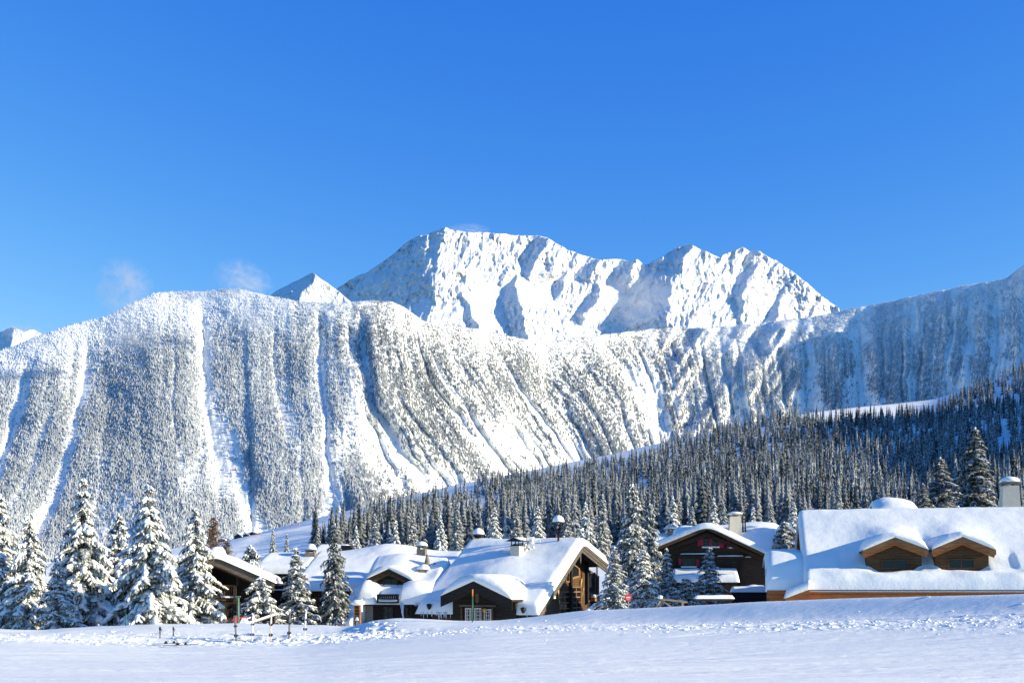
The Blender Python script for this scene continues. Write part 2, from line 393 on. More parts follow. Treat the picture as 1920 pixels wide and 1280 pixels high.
# ------------------------------------------------------------------ the hill with the ski slope and the forest
crest_h = curve([(-500,1085),(200,1050),(420,1014),(470,1003),(560,978),(700,944),(860,906),(1000,880),(1130,853),(1240,828),(1380,802),(1510,772),(1600,763),(1700,753),(1750,747),(1830,722),(1920,690),(2350,540),(2700,430)], 12)
Yc_h = curve([(-500,1150),(420,1150),(700,1120),(1000,1150),(1500,1300),(1920,1500),(2700,1700)], 60)
Y0H, Z0H = 104.0, -4.3
def hill_z(px, Y):
    Yc = Yc_h(px); zc = (HZ-crest_h(px))/FPX*Yc
    t = np.clip((Y-Y0H)/(Yc-Y0H), 0, 1.3)
    z = Z0H+(zc-Z0H)*np.where(t < 1, t**1.5, 1-(t-1)*3.0)
    X = (px-CX)/FPX*Y
    z = z+(10*fbm(X/170, Y/260, 3, 41)+2.0*fbm(X/40, Y/60, 3, 42))*sstep(140, 420, Y)*(1-0.85*sstep(0.8, 1.0, t))
    z = z+125*sstep(0.50*Y+60, 0.50*Y+400, X)*sstep(240, 460, Y)*(1-sstep(950, 1250, Y))      # unseen side ridge added beyond the right edge to shade the hillside forest
    return z
pxh = np.arange(-500, 3401, 9.0)
Yg = Y0H*(1800/Y0H)**np.linspace(0, 1, 200)
tt = np.linspace(0, 1.12, 210)
YY = Y0H*np.exp(np.log(Yc_h(pxh)/Y0H)[None, :]*tt[:, None])
PXG = np.broadcast_to(pxh[None, :], YY.shape)
ZZ = hill_z(PXG, YY)
V = np.stack([(PXG-CX)/FPX*YY, YY, ZZ], -1)
hill = tag(link('ski_slope', np_mesh('ski_slope', V.reshape(-1, 3), grid_faces(*YY.shape), mats=[M['hill']])), 'snowy hillside with a groomed ski run rising to the right behind the village', 'hill', None, 'structure')

# ------------------------------------------------------------------ the piste in front, its snow bank and the ground of the village
edge_py = curve([(-700,1196),(0,1197),(300,1207),(560,1203),(700,1190),(900,1175),(1100,1170),(1300,1168),(1500,1163),(1700,1157),(1920,1148),(2600,1120)], 25)
bank_py = curve([(-700,1180),(0,1180),(80,1181),(130,1176),(300,1168),(480,1169),(560,1171),(600,1173),(640,1176),(668,1172),(690,1163),(730,1158),(800,1160),(860,1163),(930,1162),(1000,1155),(1100,1143),(1180,1140),(1250,1137),(1400,1128),(1600,1121),(1920,1113),(2600,1095)], 9)
YEf = curve([(-700,55),(650,55.5),(900,55),(1150,52),(1400,48.5),(1920,42),(2600,34)], 40)
YWf = curve([(-700,9),(600,9),(700,4.2),(900,3.0),(1920,2.3),(2600,2)], 25)
def ground_z(px, Y):
    YE = YEf(px); YB = YE+YWf(px)
    ze = -(edge_py(px)-HZ)/FPX*YE; zn = -(1280-HZ)/FPX*26.0
    zb = -(bank_py(px)-HZ)/FPX*YB
    z1 = zn+(ze-zn)*(Y-26)/(YE-26)
    t = np.clip((Y-YE)/(YB-YE), 0, 1); k = t**1.55*(1-0.28*t**6)/0.72
    rightm = sstep(640, 720, px)
    f = sstep(YE-1.0, YB, Y)
    z = np.where(Y < YE, z1, ze+(zb-ze)*(f*(1-rightm)+np.minimum(k, 1.0)*rightm))
    zv = Z0H+0.0*px
    return np.where(Y > YB, zb+(zv-zb)*sstep(YB-0.2, YB+9, Y), z)
def ground_full(px, Y, rough=True):
    X = (px-CX)/FPX*Y; YE = YEf(px); YB = YE+YWf(px)
    z = ground_z(px, Y)
    if rough:
        leftm = 1-sstep(640, 860, px)
        ch = np.exp(-((Y-(YE+0.6*leftm-0.2))/(1.3+1.7*leftm))**2)*(0.10+0.9*leftm*(0.45+0.55*sstep(380, 560, px)))*(Y < YB+2)
        z = z+ch*(0.22*ridged(X/1.1, Y/0.9, 4, 61, 0.6)-0.04+0.20*fbm(X/3.5, Y/2.5, 2, 62))
        band = np.exp(-((Y-(YE-3.2))/2.6)**2)*(1-leftm*0.3)
        z = z+band*0.055*ridged(X/0.55, Y/0.55, 3, 63, 0.6)
        pis = 1-sstep(YE-2, YE, Y)
        z = z+pis*(0.050*fbm(X/9, (Y-.03*X)/1.2, 3, 64)+0.036*fbm(X/3.5, (Y-.04*X)/0.55, 3, 74)-0.03*np.maximum(0, ridged(X/12, (Y-.03*X)/0.9, 2, 68)-.35)+0.010*fbm(X/0.40, Y/0.22, 4, 66)*(0.35+1.5*sstep(-0.15, 0.45, fbm(X/6, (Y-.03*X)/0.40, 3, 69)))-0.035*sum(np.exp(-((Y-a-k*X)/0.13)**2)*sstep(x0, x0+1.5, X)*(1-sstep(x1-1.5, x1, X)) for a, k, x0, x1 in ((36, -.9, -3, 1.5), (44, -.5, -8, -4), (31, .35, 2, 9), (38, .7, 5, 9), (47, .25, -14, -6), (29, -.3, -8, -2), (41, -.35, 8, 14)))+0.04*fbm(X/9, Y/4, 2, 65))
        fresh = sstep(YE+1, YE+3, Y)*(1-sstep(YB+6, YB+9, Y))*(0.25+0.75*leftm)
        z = z+fresh*0.10*fbm(X/5, Y/3, 3, 67)
        rut = np.exp(-((Y-(YE+1.4+0.8*np.sin(X/5.0)+0.03*X))/0.45)**2)*(px < 660)
        z = z-0.22*rut
        gr = np.exp(-((Y-(YE-0.5))/0.22)**2)*sstep(1180, 1300, px); z = z-0.09*gr
    return z
pxn = np.arange(-700, 2601, 3.0)
ipy = np.concatenate([1/np.linspace(1/4.0, 1/22.0, 14), 1/np.linspace(1/22.3, 1/40.0, 120), np.linspace(40.15, 66, 175), np.linspace(66.4, 110, 40)])
PXG = np.broadcast_to(pxn[None, :], (len(ipy), len(pxn))); YY = np.broadcast_to(ipy[:, None], PXG.shape)
Zg = ground_full(PXG, YY)-0.6*sstep(103, 110, YY)
V = np.stack([(PXG-CX)/FPX*YY, YY, Zg], -1)
gmesh = np_mesh('ground', V.reshape(-1, 3), grid_faces(*YY.shape), mats=[M['snow_piste']])
tag(link('ground', gmesh), 'groomed snow piste in the foreground with a fresh snow bank along its far edge', 'snow field', None, 'structure')
def on_ground(px, Y): return float(ground_full(np.array([float(px)]), np.array([float(Y)]))[0])

# lumps of churned snow along the edge of the piste
n_l = 2400
lp = np.concatenate([RNG.uniform(-60, 760, 1100), RNG.uniform(600, 1960, 1300)])
ly = YEf(lp)+np.concatenate([RNG.normal(0.4, 1.7, 1100), RNG.normal(-3.0, 1.6, 1300)])
lr = np.concatenate([RNG.gamma(1.6, 0.030, 1100)*(0.6+0.7*sstep(350, 560, lp[:1100])), RNG.gamma(1.8, 0.017, 1300)*0.8])+0.010
lr = np.minimum(lr, 0.13); lz = ground_full(lp, ly)
icv, ict = ICO[1]
protos_l = []
for k in range(6):
    r_ = np.random.default_rng(100+k); protos_l.append((icv*(1+r_.uniform(-0.3, 0.3, (len(icv), 1)))*np.array([0.9, 0.9, 0.75]), ict))
me = scatter_mesh('snow_lumps', protos_l, RNG.integers(0, 6, n_l), np.stack([(lp-CX)/FPX*ly, ly, lz+lr*0.05], -1), lr*0.8, lr*RNG.uniform(0.9, 1.9, n_l), RNG.uniform(0, 6.28, n_l), [M['snow_clump']], None, False)
tag(link('snow_lumps', me), 'loose churned lumps of snow along the edge of the piste', 'snow lumps', None, 'stuff')

# ------------------------------------------------------------------ spruces of the hillside
def tier_spruce(seed, whorls=15, nb=9, fold=0.2):
    """mid-distance spruce: whorls of drooping, folded, ragged branch sprays around a thin stem; unit height, radius about 0.5"""
    r = np.random.default_rng(seed); V = []; T = []
    def quad(a, b, c, d):
        n = len(V); V.extend([a, b, c, d]); T.extend([(n, n+1, n+2), (n, n+2, n+3)])
    for k in range(whorls):
        h = 0.06+0.9*(k+r.uniform(-.25, .25))/(whorls-1)
        R = 0.5*(1-h)**0.95*(0.8+0.4*r.random())+0.02
        n = max(4, int(nb*(0.55+0.5*(1-h)))); o = r.uniform(0, 6.28)
        for i in range(n):
            a = o+6.283*i/n+r.uniform(-.3, .3); q = R*r.uniform(0.6, 1.12); ca, sa = math.cos(a), math.sin(a)
            z0 = h+0.01; zt = h-0.09*q*2-r.uniform(0, .035); w_ = q*r.uniform(.36, .55)
            zm = (z0*0.5+zt*0.5)+0.012
            def pt(rad, side, z): return (ca*rad-sa*side, sa*rad+ca*side, z)
            A = pt(0.01, 0, z0); Bm = pt(q*.62, 0, zm+0.01); T0 = pt(q, r.uniform(-.2, .2)*w_, zt)
            Lf = pt(q*.6, w_*.62, zm-fold*w_*r.uniform(.5, 1.2)); Rt = pt(q*.6, -w_*.62, zm-fold*w_*r.uniform(.5, 1.2))
            n0 = len(V); V.extend([A, Bm, T0, Lf, Rt]); T.extend([(n0, n0+1, n0+3), (n0+1, n0+2, n0+3), (n0, n0+4, n0+1), (n0+4, n0+2, n0+1)])
    n0 = len(V)
    for i in range(5): V.append((0.035*math.cos(i*1.257), 0.035*math.sin(i*1.257), 0.90))
    V.append((0, 0, 1.0))
    for i in range(5): T.append((n0+i, n0+(i+1) % 5, n0+5))
    for zc, rc in ((0.0, 0.16), (0.25, 0.20), (0.55, 0.11)):      # the dark inner mass
        n0 = len(V)
        for i in range(5): V.append((rc*math.cos(i*1.257), rc*math.sin(i*1.257), zc))
        V.append((0, 0, zc+0.42))
        for i in range(5): T.append((n0+i, n0+(i+1) % 5, n0+5))
    return np.array(V), np.array(T)
M['hill_tree'] = far_tree_mat('snow_dusted_spruce', (0.020, 0.028, 0.030), (0.77, 0.80, 0.85), 0.7, True, 1.8)
def in_poly(x, y, poly):
    c = np.zeros(len(x), bool); n = len(poly)
    for i in range(n):
        (x1, y1), (x2, y2) = poly[i], poly[(i+1) % n]
        k = ((y1 > y) != (y2 > y)) & (x < (x2-x1)*(y-y1)/((y2-y1) if y2 != y1 else 1e-9)+x1); c ^= k
    return c
forest = [(590,1042),(640,1022),(660,1010),(685,984),(735,970),(790,953),(812,940),(850,938),(885,926),(900,906),(1010,896),(1130,870),(1235,846),(1262,826),(1400,801),(1495,777),(1515,794),(1640,785),(1755,772),(1790,750),(1835,726),(1920,694),(2500,530),(2500,1300),(560,1300)]
glades = [[(775,968),(850,948),(890,935),(935,930),(945,945),(880,962),(820,985),(780,985)], [(1180,912),(1215,900),(1222,912),(1195,924)], [(1865,830),(1890,800),(1900,830),(1880,870)], [(1010,960),(1030,930),(1040,935),(1030,965)]]
N = 34000
fx_ = RNG.uniform(420, 2250, N); fy_ = Y0H*np.exp(RNG.uniform(np.log(330/Y0H), np.log(1500/Y0H), N))
acc = RNG.uniform(0, 1, N) < (fy_/1500)**0.75*1.0
fx_, fy_ = fx_[acc], fy_[acc]
t_ = fy_/Yc_h(fx_); z_ = hill_z(fx_, fy_); py_ = HZ-z_/fy_*FPX
ok = (t_ < 0.995) & in_poly(fx_, py_, forest)
for g in glades: ok &= ~in_poly(fx_, py_, g)
for g in glades[:2]: ok &= ~in_poly(fx_, py_-5/fy_*FPX, g)
ok &= ~((fx_ > 1495) & (fx_ < 1760) & (py_ < crest_h(fx_)+17))
fx_, fy_, z_, py_ = fx_[ok], fy_[ok], z_[ok], py_[ok]
X_ = (fx_-CX)/FPX*fy_
# keep crowns apart
order = np.argsort(fy_); cell = {}; sel = []
for i in order:
    s_ = 5.8+fy_[i]*0.0004; key = (int(X_[i]//s_), int(fy_[i]//s_)); bad = False
    for a in (-1, 0, 1):
        for b in (-1, 0, 1):
            for j in cell.get((key[0]+a, key[1]+b), ()):
                if (X_[i]-X_[j])**2+(fy_[i]-fy_[j])**2 < (s_*0.85)**2: bad = True
    if not bad: cell.setdefault(key, []).append(i); sel.append(i)
sel = np.array(sel); sel = sel[(noise2(X_[sel]/38, fy_[sel]/55, 95) > 0.22) | (RNG.uniform(0, 1, len(sel)) < 0.35)]; fx_, fy_, z_, py_, X_ = fx_[sel], fy_[sel], z_[sel], py_[sel], X_[sel]
n_f = len(sel)
fh = (7+14*RNG.beta(2.2, 2.0, n_f))*(0.75+0.5*noise2(X_/70, fy_/70, 91)); fw = (3.2+0.17*fh)*RNG.uniform(0.75, 1.35, n_f)
ffr = 0.19+0.10*RNG.standard_normal(n_f)+0.10*fbm(X_/120, fy_/160, 2, 92)
print('hill trees', n_f)
# roofs and near trees hide what stands below this line in the photo
skyline = curve([(420,1010),(500,1030),(620,1010),(700,1020),(840,1015),(880,1000),(1100,1005),(1140,1000),(1230,1000),(1330,975),(1490,975),(1510,935),(1920,918),(2250,910)])
top_py = HZ-(z_+fh)/fy_*FPX
vis = (top_py < skyline(fx_)-6) & (fx_ > 430) & (fx_ < 1935)
app = np.where(vis, fh/fy_, 0)
near = np.argsort(-app)[:262]; near = near[app[near] > 0]
far = np.setdiff1d(np.arange(n_f), near)
midp = [tier_spruce(200+k, 9, 7) for k in range(5)]
me = scatter_mesh('hill_forest', midp, RNG.integers(0, 5, len(far)), np.stack([X_, fy_, z_-0.8], -1)[far], fh[far], fw[far]*1.1, RNG.uniform(0, 6.28, len(far)), [M['hill_tree']], ffr[far])
tag(link('hill_forest', me), 'dense snow-dusted spruce forest on the hillside behind the village', 'forest', None, 'stuff')
hi = [tier_spruce(300+k, 17, 10) for k in range(7)]
hi_me = []
for k, (pv, pt) in enumerate(hi):
    m_ = np_mesh('spruce_tree', pv, None, pt, [M['hill_tree']], True)
    at = m_.attributes.new('frost', 'FLOAT', 'POINT'); at.data.foreach_set('value', np.full(len(pv), 0.02+0.035*k, np.float32)); hi_me.append(m_)
def forest_label(px):
    for lim, txt in ((640, 'above the left chalet roofs, beside the ski run'), (850, 'behind the twin-chimney chalet roof'), (1140, 'behind the biggest gabled chalet with the roof lanterns'), (1260, 'behind the tall spruces beside the biggest gabled chalet'), (1500, 'behind the chalet with red shutters'), (1720, 'behind the left half of the wide roof with two dormers')):
        if px < lim: return 'snow-dusted forest spruce '+txt
    return 'snow-dusted forest spruce behind the right half of the wide roof with two dormers'
for n_, i in enumerate(near):
    o = bpy.data.objects.new('spruce_tree', hi_me[n_ % 7]); C.objects.link(o)
    o.location = (X_[i], fy_[i], z_[i]-0.6); o.scale = (fw[i]*1.05, fw[i]*1.05, fh[i]); o.rotation_euler = (0, 0, float(RNG.uniform(0, 6.28)))
    tag(o, forest_label(fx_[i]), 'spruce', 'nearest spruces of the hillside forest')
# ------------------------------------------------------------------ the big snow-laden spruces of the village
def needle_mat(name, dark, lite, dust):
    m, nt, b = mat(name); v = coords(nt)
    n = noise_node(nt, 3.0, 4, 0.6, v); n2 = noise_node(nt, 1.1, 2, 0.5, v)
    geo = nt.nodes.new('ShaderNodeNewGeometry'); sx = nt.nodes.new('ShaderNodeSeparateXYZ'); L(nt, geo.outputs['Normal'], sx.inputs[0])
    f = math_n(nt, 'ADD', math_n(nt, 'MULTIPLY', sx.outputs[2], 0.45), math_n(nt, 'MULTIPLY', math_n(nt, 'SUBTRACT', n.outputs[0], 0.5), 2.2))
    f = math_n(nt, 'ADD', f, dust, True)
    g = mixc(nt, ramp(nt, n2.outputs[0], [(0.35, 0), (0.7, 1)]).outputs[0], dark, lite)
    L(nt, mixc(nt, f, g, (0.78, 0.80, 0.83)), b.inputs['Base Color']); b.inputs['Roughness'].default_value = 0.8; b.inputs['Specular IOR Level'].default_value = 0.15
    return m
M['needle'] = needle_mat('spruce_needles', (0.020, 0.028, 0.020), (0.050, 0.058, 0.030), 0.10)
M['needle_dark'] = needle_mat('spruce_needles_sparse_snow', (0.018, 0.026, 0.022), (0.040, 0.048, 0.030), -0.02)
M['snow_tree'] = snow_mat('snow_on_branch', 9, 0.6, 0.05)
m, nt, b = mat('bark'); v = coords(nt, (1, 1, 0.25)); n = noise_node(nt, 9, 5, 0.6, v)
L(nt, mixc(nt, n.outputs[0], (0.035, 0.026, 0.02), (0.12, 0.09, 0.07)), b.inputs['Base Color']); b.inputs['Roughness'].default_value = 0.9
bump(nt, b, n.outputs[0], 0.8, 0.03); M['bark'] = m
m, nt, b = mat('cones'); b.inputs['Base Color'].default_value = (0.16, 0.065, 0.03, 1); b.inputs['Roughness'].default_value = 0.8; M['cone'] = m

def laden_spruce(seed, H, R, levels, per, snow, droop, twig, cones=0, power=0.78, low=0.04):
    r = np.random.default_rng(seed)
    fv = []; ft = []; sv = []; st = []; cv_ = []; ct = []
    nf = ns = nc = 0
    icv, ict = ICO[1]
    for k in range(levels):
        h = low+(0.975-low)*(k/(levels-1))**0.92
        n = max(4, int(round(per*(0.5+0.6*(1-h))))); off = r.uniform(0, 6.28)
        for i in range(n):
            a = off+6.283*i/n+r.uniform(-.35, .35)
            Lb = R*(1-h)**power*r.uniform(0.55, 1.15)*(1+0.16*math.sin(a*2+seed)+0.14*math.sin(a*3+h*9+seed))+0.12
            if h < 0.12: Lb *= r.uniform(0.8, 1.05)
            zb = H*h+r.uniform(-.2, .2)*H/levels*2
            out = np.array([math.cos(a), math.sin(a), 0]); lat = np.array([-math.sin(a), math.cos(a), 0]); up = np.array([0, 0, 1.0])
            dr = droop*r.uniform(.7, 1.25); bend = r.uniform(-.18, .18); lift = r.uniform(0.08, 0.25)+0.35*max(0, h-0.75)
            def ax(s): return out*(Lb*s)+lat*(bend*Lb*s*s)+up*(max(0.05, zb+Lb*(lift*s-dr*s*s+0.12*dr*s**4)))
            # needle sprays
            nt_ = int(4+Lb*twig)
            for j in range(nt_):
                s = 0.12+0.9*(j+r.random())/nt_
                p0 = ax(min(s, 1.0)); tl = (0.34*Lb*(1-0.62*s)+0.16)*r.uniform(.7, 1.2)
                for side in (-1, 1):
                    d = out*0.62+lat*side*r.uniform(.5, 1.0)+up*(-r.uniform(.15, .75)-0.2*s); d /= np.linalg.norm(d)
                    w = tl*r.uniform(.16, .28); q = np.cross(d, up); q /= np.linalg.norm(q)
                    tip = p0+d*tl; mid = p0+d*tl*.55
                    drop = up*(-w*r.uniform(.6, 1.5))
                    fv += [p0, mid+q*w+drop*.6, tip+up*(-.05), mid-q*w+drop*.6, mid+up*.02]
                    ft += [(nf, nf+1, nf+4), (nf+1, nf+2, nf+4), (nf+2, nf+3, nf+4), (nf+3, nf, nf+4)]; nf += 5
                    if r.random() < .75:       # a hanging fringe below
                        g = p0+d*tl*r.uniform(.2, .9); ln = r.uniform(.2, .5)*(0.6+0.28*Lb); g2 = g-up*ln+out*r.uniform(-.05, .12)
                        ww = ln*r.uniform(.14, .3); c_ = math.cos(r.uniform(0, 3.14)); e = out*c_+lat*math.sqrt(1-c_*c_)
                        fv += [g+e*ww*.6, g2+e*ww*.25, g2-e*ww*.25-up*.04, g-e*ww*.6]; ft += [(nf, nf+1, nf+2), (nf, nf+2, nf+3)]; nf += 4
            # snow pads along the branch and out on the sprays
            if r.random() < snow[0]:
                nb = max(2, int(2+Lb*1.9))
                for j in range(nb):
                    s = 0.22+0.80*(j+.5)/nb+r.uniform(-.06, .06)
                    if r.random() > snow[1]: continue
                    t = ax(s+.05)-ax(s-.05); t /= np.linalg.norm(t); nn = np.cross(t, lat); nn = nn*np.sign(nn[2]); 
                    rx = (0.10+0.105*Lb)*r.uniform(.8, 1.5)*snow[2]; ry = (0.08+0.085*Lb*(1-.5*s))*r.uniform(.6, 1.4)*snow[2]; rz = (0.06+0.024*Lb)*r.uniform(.7, 1.6)*snow[2]
                    vv = icv*(1+r.uniform(-.26, .26, (len(icv), 1))); c = ax(s)+nn*rz*.55+lat*r.uniform(-.5, .5)*ry
                    vz = np.where(vv[:, 2] < 0, vv[:, 2]*.5, vv[:, 2])
                    sag = -0.35*ry*np.abs(vv[:, 1])**2
                    sv.append(c+vv[:, :1]*rx*t+vv[:, 1:2]*ry*lat+(vz*rz+sag)[:, None]*nn); st.append(ict+ns); ns += len(icv)
                    for side in (-1, 1):
                        if r.random() < snow[3]:
                            q = (0.05+0.026*Lb)*r.uniform(.6, 1.4)*snow[2]; ln = (0.12+0.13*Lb*(1-.5*s))*r.uniform(.7, 1.5)
                            dr_ = out*.55+lat*side*r.uniform(.5, .9)-up*r.uniform(.35, 1.0); dr_ /= np.linalg.norm(dr_); sd_ = np.cross(dr_, up); sd_ /= np.linalg.norm(sd_); up_ = np.cross(sd_, dr_)
                            c2 = ax(s)+dr_*ln*r.uniform(.8, 1.3)+up*.05
                            vv = icv*(1+r.uniform(-.3, .3, (len(icv), 1)))
                            sv.append(c2+vv[:, :1]*ln*dr_+vv[:, 1:2]*q*sd_+vv[:, 2:]*q*.7*up_); st.append(ict+ns); ns += len(icv)
            if cones and h > 0.62 and r.random() < cones:
                for _ in range(3):
                    c = ax(r.uniform(.5, 1))+lat*r.uniform(-.2, .2)-up*.12; e = 0.045
                    cv_ += [c+up*.10, c+out*e, c+lat*e, c-out*e, c-lat*e, c-up*.14]
                    ct += [(nc, nc+1, nc+2), (nc, nc+2, nc+3), (nc, nc+3, nc+4), (nc, nc+4, nc+1), (nc+5, nc+2, nc+1), (nc+5, nc+3, nc+2), (nc+5, nc+4, nc+3), (nc+5, nc+1, nc+4)]; nc += 6
    # leader tip
    fv += [np.array([.07, 0, H*.93]), np.array([-.04, .06, H*.93]), np.array([-.04, -.06, H*.93]), np.array([0, 0, H*1.02])]; ft += [(nf, nf+1, nf+3), (nf+1, nf+2, nf+3), (nf+2, nf, nf+3)]; nf += 4
    c = np.array([0, 0, H*.985]); vv = icv*(1+r.uniform(-.2, .2, (len(icv), 1))); sv.append(c+vv*np.array([.13, .13, .22])*snow[2]); st.append(ict+ns); ns += len(icv)
    V = np.array(fv); T = np.array(ft); mi = np.zeros(len(T), int)
    if nc: mi = np.concatenate([mi, np.ones(len(ct), int)]); T = np.concatenate([T, np.array(ct)+len(V)]); V = np.concatenate([V, np.array(cv_)])
    nd_ = M['needle'] if snow[0] > .7 else M['needle_dark']
    crown = np_mesh('crown', V, None, T, [nd_, M['cone']], True, mi)
    snowm = np_mesh('snow_load', np.concatenate(sv), None, np.concatenate(st), [M['snow_tree']], True)
    tb = MB(); tb.tube([(0, 0, -0.6), (0.02, 0, H*.35), (0, .02, H*.7), (0, 0, H*.97)], [R*.075+.06, R*.055+.04, .06, .015], 8)
    tm = bpy.data.meshes.new('trunk'); tm.from_pydata(tb.v, [], tb.f); tm.materials.append(M['bark'])
    return {'trunk': tm, 'crown': crown, 'snow_load': snowm, 'H': H, 'R': R}
#                        seed  H    R  levels per  snow: branch, pad, size, side
SP = {'broad':  laden_spruce(11, 10, 2.9, 16, 9, (.98, .94, 1.0, .9), .55, 6.2, .5),
      'broad2': laden_spruce(12, 10, 3.1, 15, 9, (.98, .95, 1.08, .9), .66, 6.2, .4),
      'broad3': laden_spruce(13, 10, 2.5, 17, 9, (.97, .92, .95, .9), .58, 6.4, .35),
      'slim':   laden_spruce(14, 8, 1.45, 17, 8, (.90, .82, .74, .45), .60, 6.5, 0, .8),
      'dark':   laden_spruce(15, 10, 1.75, 25, 8, (.60, .50, .55, .2), .60, 7.0, 0, .72),
      'dark2':  laden_spruce(16, 10, 2.0, 24, 9, (.92, .74, .66, .5), .42, 7.0, .1, .78),
      'small':  laden_spruce(17, 3, 1.0, 10, 6, (.9, .8, .52, .4), .30, 9, 0, .8),
      'lump':   laden_spruce(18, 4.5, 1.6, 11, 9, (.95, .85, .85, .5), .60, 6, 0, .55)}
def spruce(kind, px, top, base, Y, hw, label, group=None, rz=None):
    s = SP[kind]; zb = (HZ-base)/FPX*Y; H = (base-top)/FPX*Y; R = hw/FPX*Y
    t = thing('spruce_tree', label, 'spruce', ((px-CX)/FPX*Y, Y, zb), group)
    t.scale = (R/s['R'], R/s['R'], H/s['H']); t.rotation_euler = (0, 0, float(RNG.uniform(0, 6.28)) if rz is None else rz)
    for k in ('trunk', 'crown', 'snow_load'):
        q = link(k, s[k], t)
        if k == 'snow_load': q['kind'] = 'stuff'
    return t
GL = 'snow-laden spruces beside the dark chalets'
spruce('broad3', 0, 925, 1185, 78, 62, 'snow-laden spruce cut by the left edge of the photo', GL)
spruce('broad', 55, 962, 1185, 76, 56, 'snow-laden spruce second from the left edge, lower half in blue shade', GL)
spruce('broad2', 155, 898, 1183, 82, 78, 'tallest and broadest snow-laden spruce at the left, with brown cones near its top', GL)
spruce('broad3', 222, 962, 1180, 88, 56, 'snow-laden spruce half hidden between two taller ones left of the dark balcony', GL)
spruce('broad2', 278, 910, 1184, 71.5, 84, 'tall snow-laden spruce with bowed lower branches above the pair of ski poles', GL)
spruce('broad', 366, 952, 1182, 77, 66, 'snow-laden spruce directly left of the dark balcony', GL)
spruce('broad3', 108, 1050, 1185, 73, 44, 'low snow-laden spruce in front of the tallest one at the left', GL)
spruce('lump', 470, 1022, 1110, 92, 34, 'snowy spruce top showing above the roof edge of the chalet with the balcony', GL)
spruce('lump', 488, 1082, 1165, 77, 44, 'bushy snow-laden spruce in front of the chalet with the balcony', GL)
spruce('slim', 555, 1026, 1178, 80, 40, 'slim snow-laden spruce in front of the broad long roof, left of the darker one', GL)
spruce('dark', 628, 980, 1180, 81, 33, 'slim dark spruce with thin snow in front of the broad long roof', GL)
spruce('slim', 1152, 1024, 1152, 79, 32, 'spruce plastered with snow behind the round red sign', GL)
spruce('dark2', 1186, 905, 1160, 92, 46, 'tallest spruce right of the gabled chalet, thinly snowed', GL)
spruce('dark2', 1218, 942, 1160, 97, 36, 'thinly snowed spruce just right of the tallest one by the gabled chalet', GL)
spruce('broad3', 1206, 1030, 1152, 82, 40, 'snow-laden spruce right of the round red sign, dark at its foot', GL)
spruce('slim', 1250, 1027, 1145, 84, 25, 'narrow snow-laden spruce at the left corner of the chalet with red shutters', GL)
spruce('small', 1287, 1083, 1142, 80, 34, 'small open-branched spruce beside the wooden fence', GL)
spruce('slim', 1330, 1026, 1128, 85.5, 33, 'blue-shaded snow-covered spruce in front of the chalet with red shutters', GL)
spruce('dark', 1763, 856, 1000, 108, 46, 'dark spruce behind the wide roof, left of the taller one', GL)
spruce('dark', 1828, 800, 1000, 114, 56, 'tall dark spruce behind the wide roof beside its chimney', GL)
spruce('dark', 1730, 905, 1000, 106, 30, 'low dark spruce behind the wide roof next to the small snowy roof', GL)
spruce('small', 1470, 978, 1035, 100, 26, 'little spruce against the right end of the roof with red shutters', GL)

# bushier spruces between the roofs and the hillside forest
for kind, px, top, hw, Y, lab in (('dark2', 512, 992, 15, 240, 'leftmost bushy spruce at the foot of the far ski run, above the broad long roof'), ('dark2', 538, 1000, 13, 250, 'bushy spruce at the foot of the far ski run, second above the broad long roof'), ('dark2', 596, 988, 12, 260, 'small spruce on the far ski run just left of the slim dark spruce'), ('broad3', 668, 985, 18, 260, 'bushy spruce right of the slim dark spruce, above the brick chimney'), ('dark2', 703, 962, 20, 280, 'tall bushy spruce above the ridge of the broad long roof'), ('broad3', 742, 975, 20, 260, 'broad spruce above the dormer of the one-dormer chalet'), ('dark2', 775, 960, 18, 290, 'narrow spruce just left of the snow-capped stone chimney'), ('broad3', 826, 965, 22, 270, 'broad spruce between the stone chimney and the low roof lantern'), ('dark2', 858, 945, 18, 300, 'tall spruce left of the low roof lantern'), ('broad3', 927, 950, 22, 280, 'broad spruce just right of the low roof lantern'), ('dark2', 968, 940, 20, 300, 'tall spruce above the white chimney of the biggest gabled chalet'), ('broad3', 1008, 948, 22, 280, 'broad spruce between the white chimney and the tall roof lantern'), ('dark2', 1062, 935, 20, 290, 'tall spruce just right of the tall roof lantern'), ('broad3', 1098, 940, 22, 270, 'broad spruce above the gable peak of the biggest gabled chalet'), ('dark2', 1130, 925, 20, 280, 'tall spruce behind the heavily snowed one with the round sign'), ('broad3', 1262, 930, 22, 270, 'broad spruce above the slab-topped stone chimney'), ('dark2', 1298, 948, 18, 290, 'spruce above the left slope of the red-shuttered chalet'), ('broad3', 1338, 932, 20, 280, 'broad spruce above the gable peak of the red-shuttered chalet'), ('dark2', 1356, 940, 15, 300, 'narrow spruce left of the white chimney of the red-shuttered chalet'), ('broad3', 1412, 950, 20, 270, 'broad spruce right of the white chimney of the red-shuttered chalet'), ('dark2', 1446, 945, 18, 280, 'spruce above the right end of the roof with red shutters'), ('broad3', 1488, 940, 20, 260, 'bushy spruce against the left edge of the wide roof with two dormers'), ('dark2', 1572, 905, 16, 300, 'lone lighter spruce above the ridge of the wide roof, left of the small snowy roof')):
    zg = float(hill_z(np.array([float(px)]), np.array([float(Y)]))[0]); spruce(kind, px, top, HZ-zg/Y*FPX+2, Y, hw, lab, 'bushy spruces behind the chalet roofs')

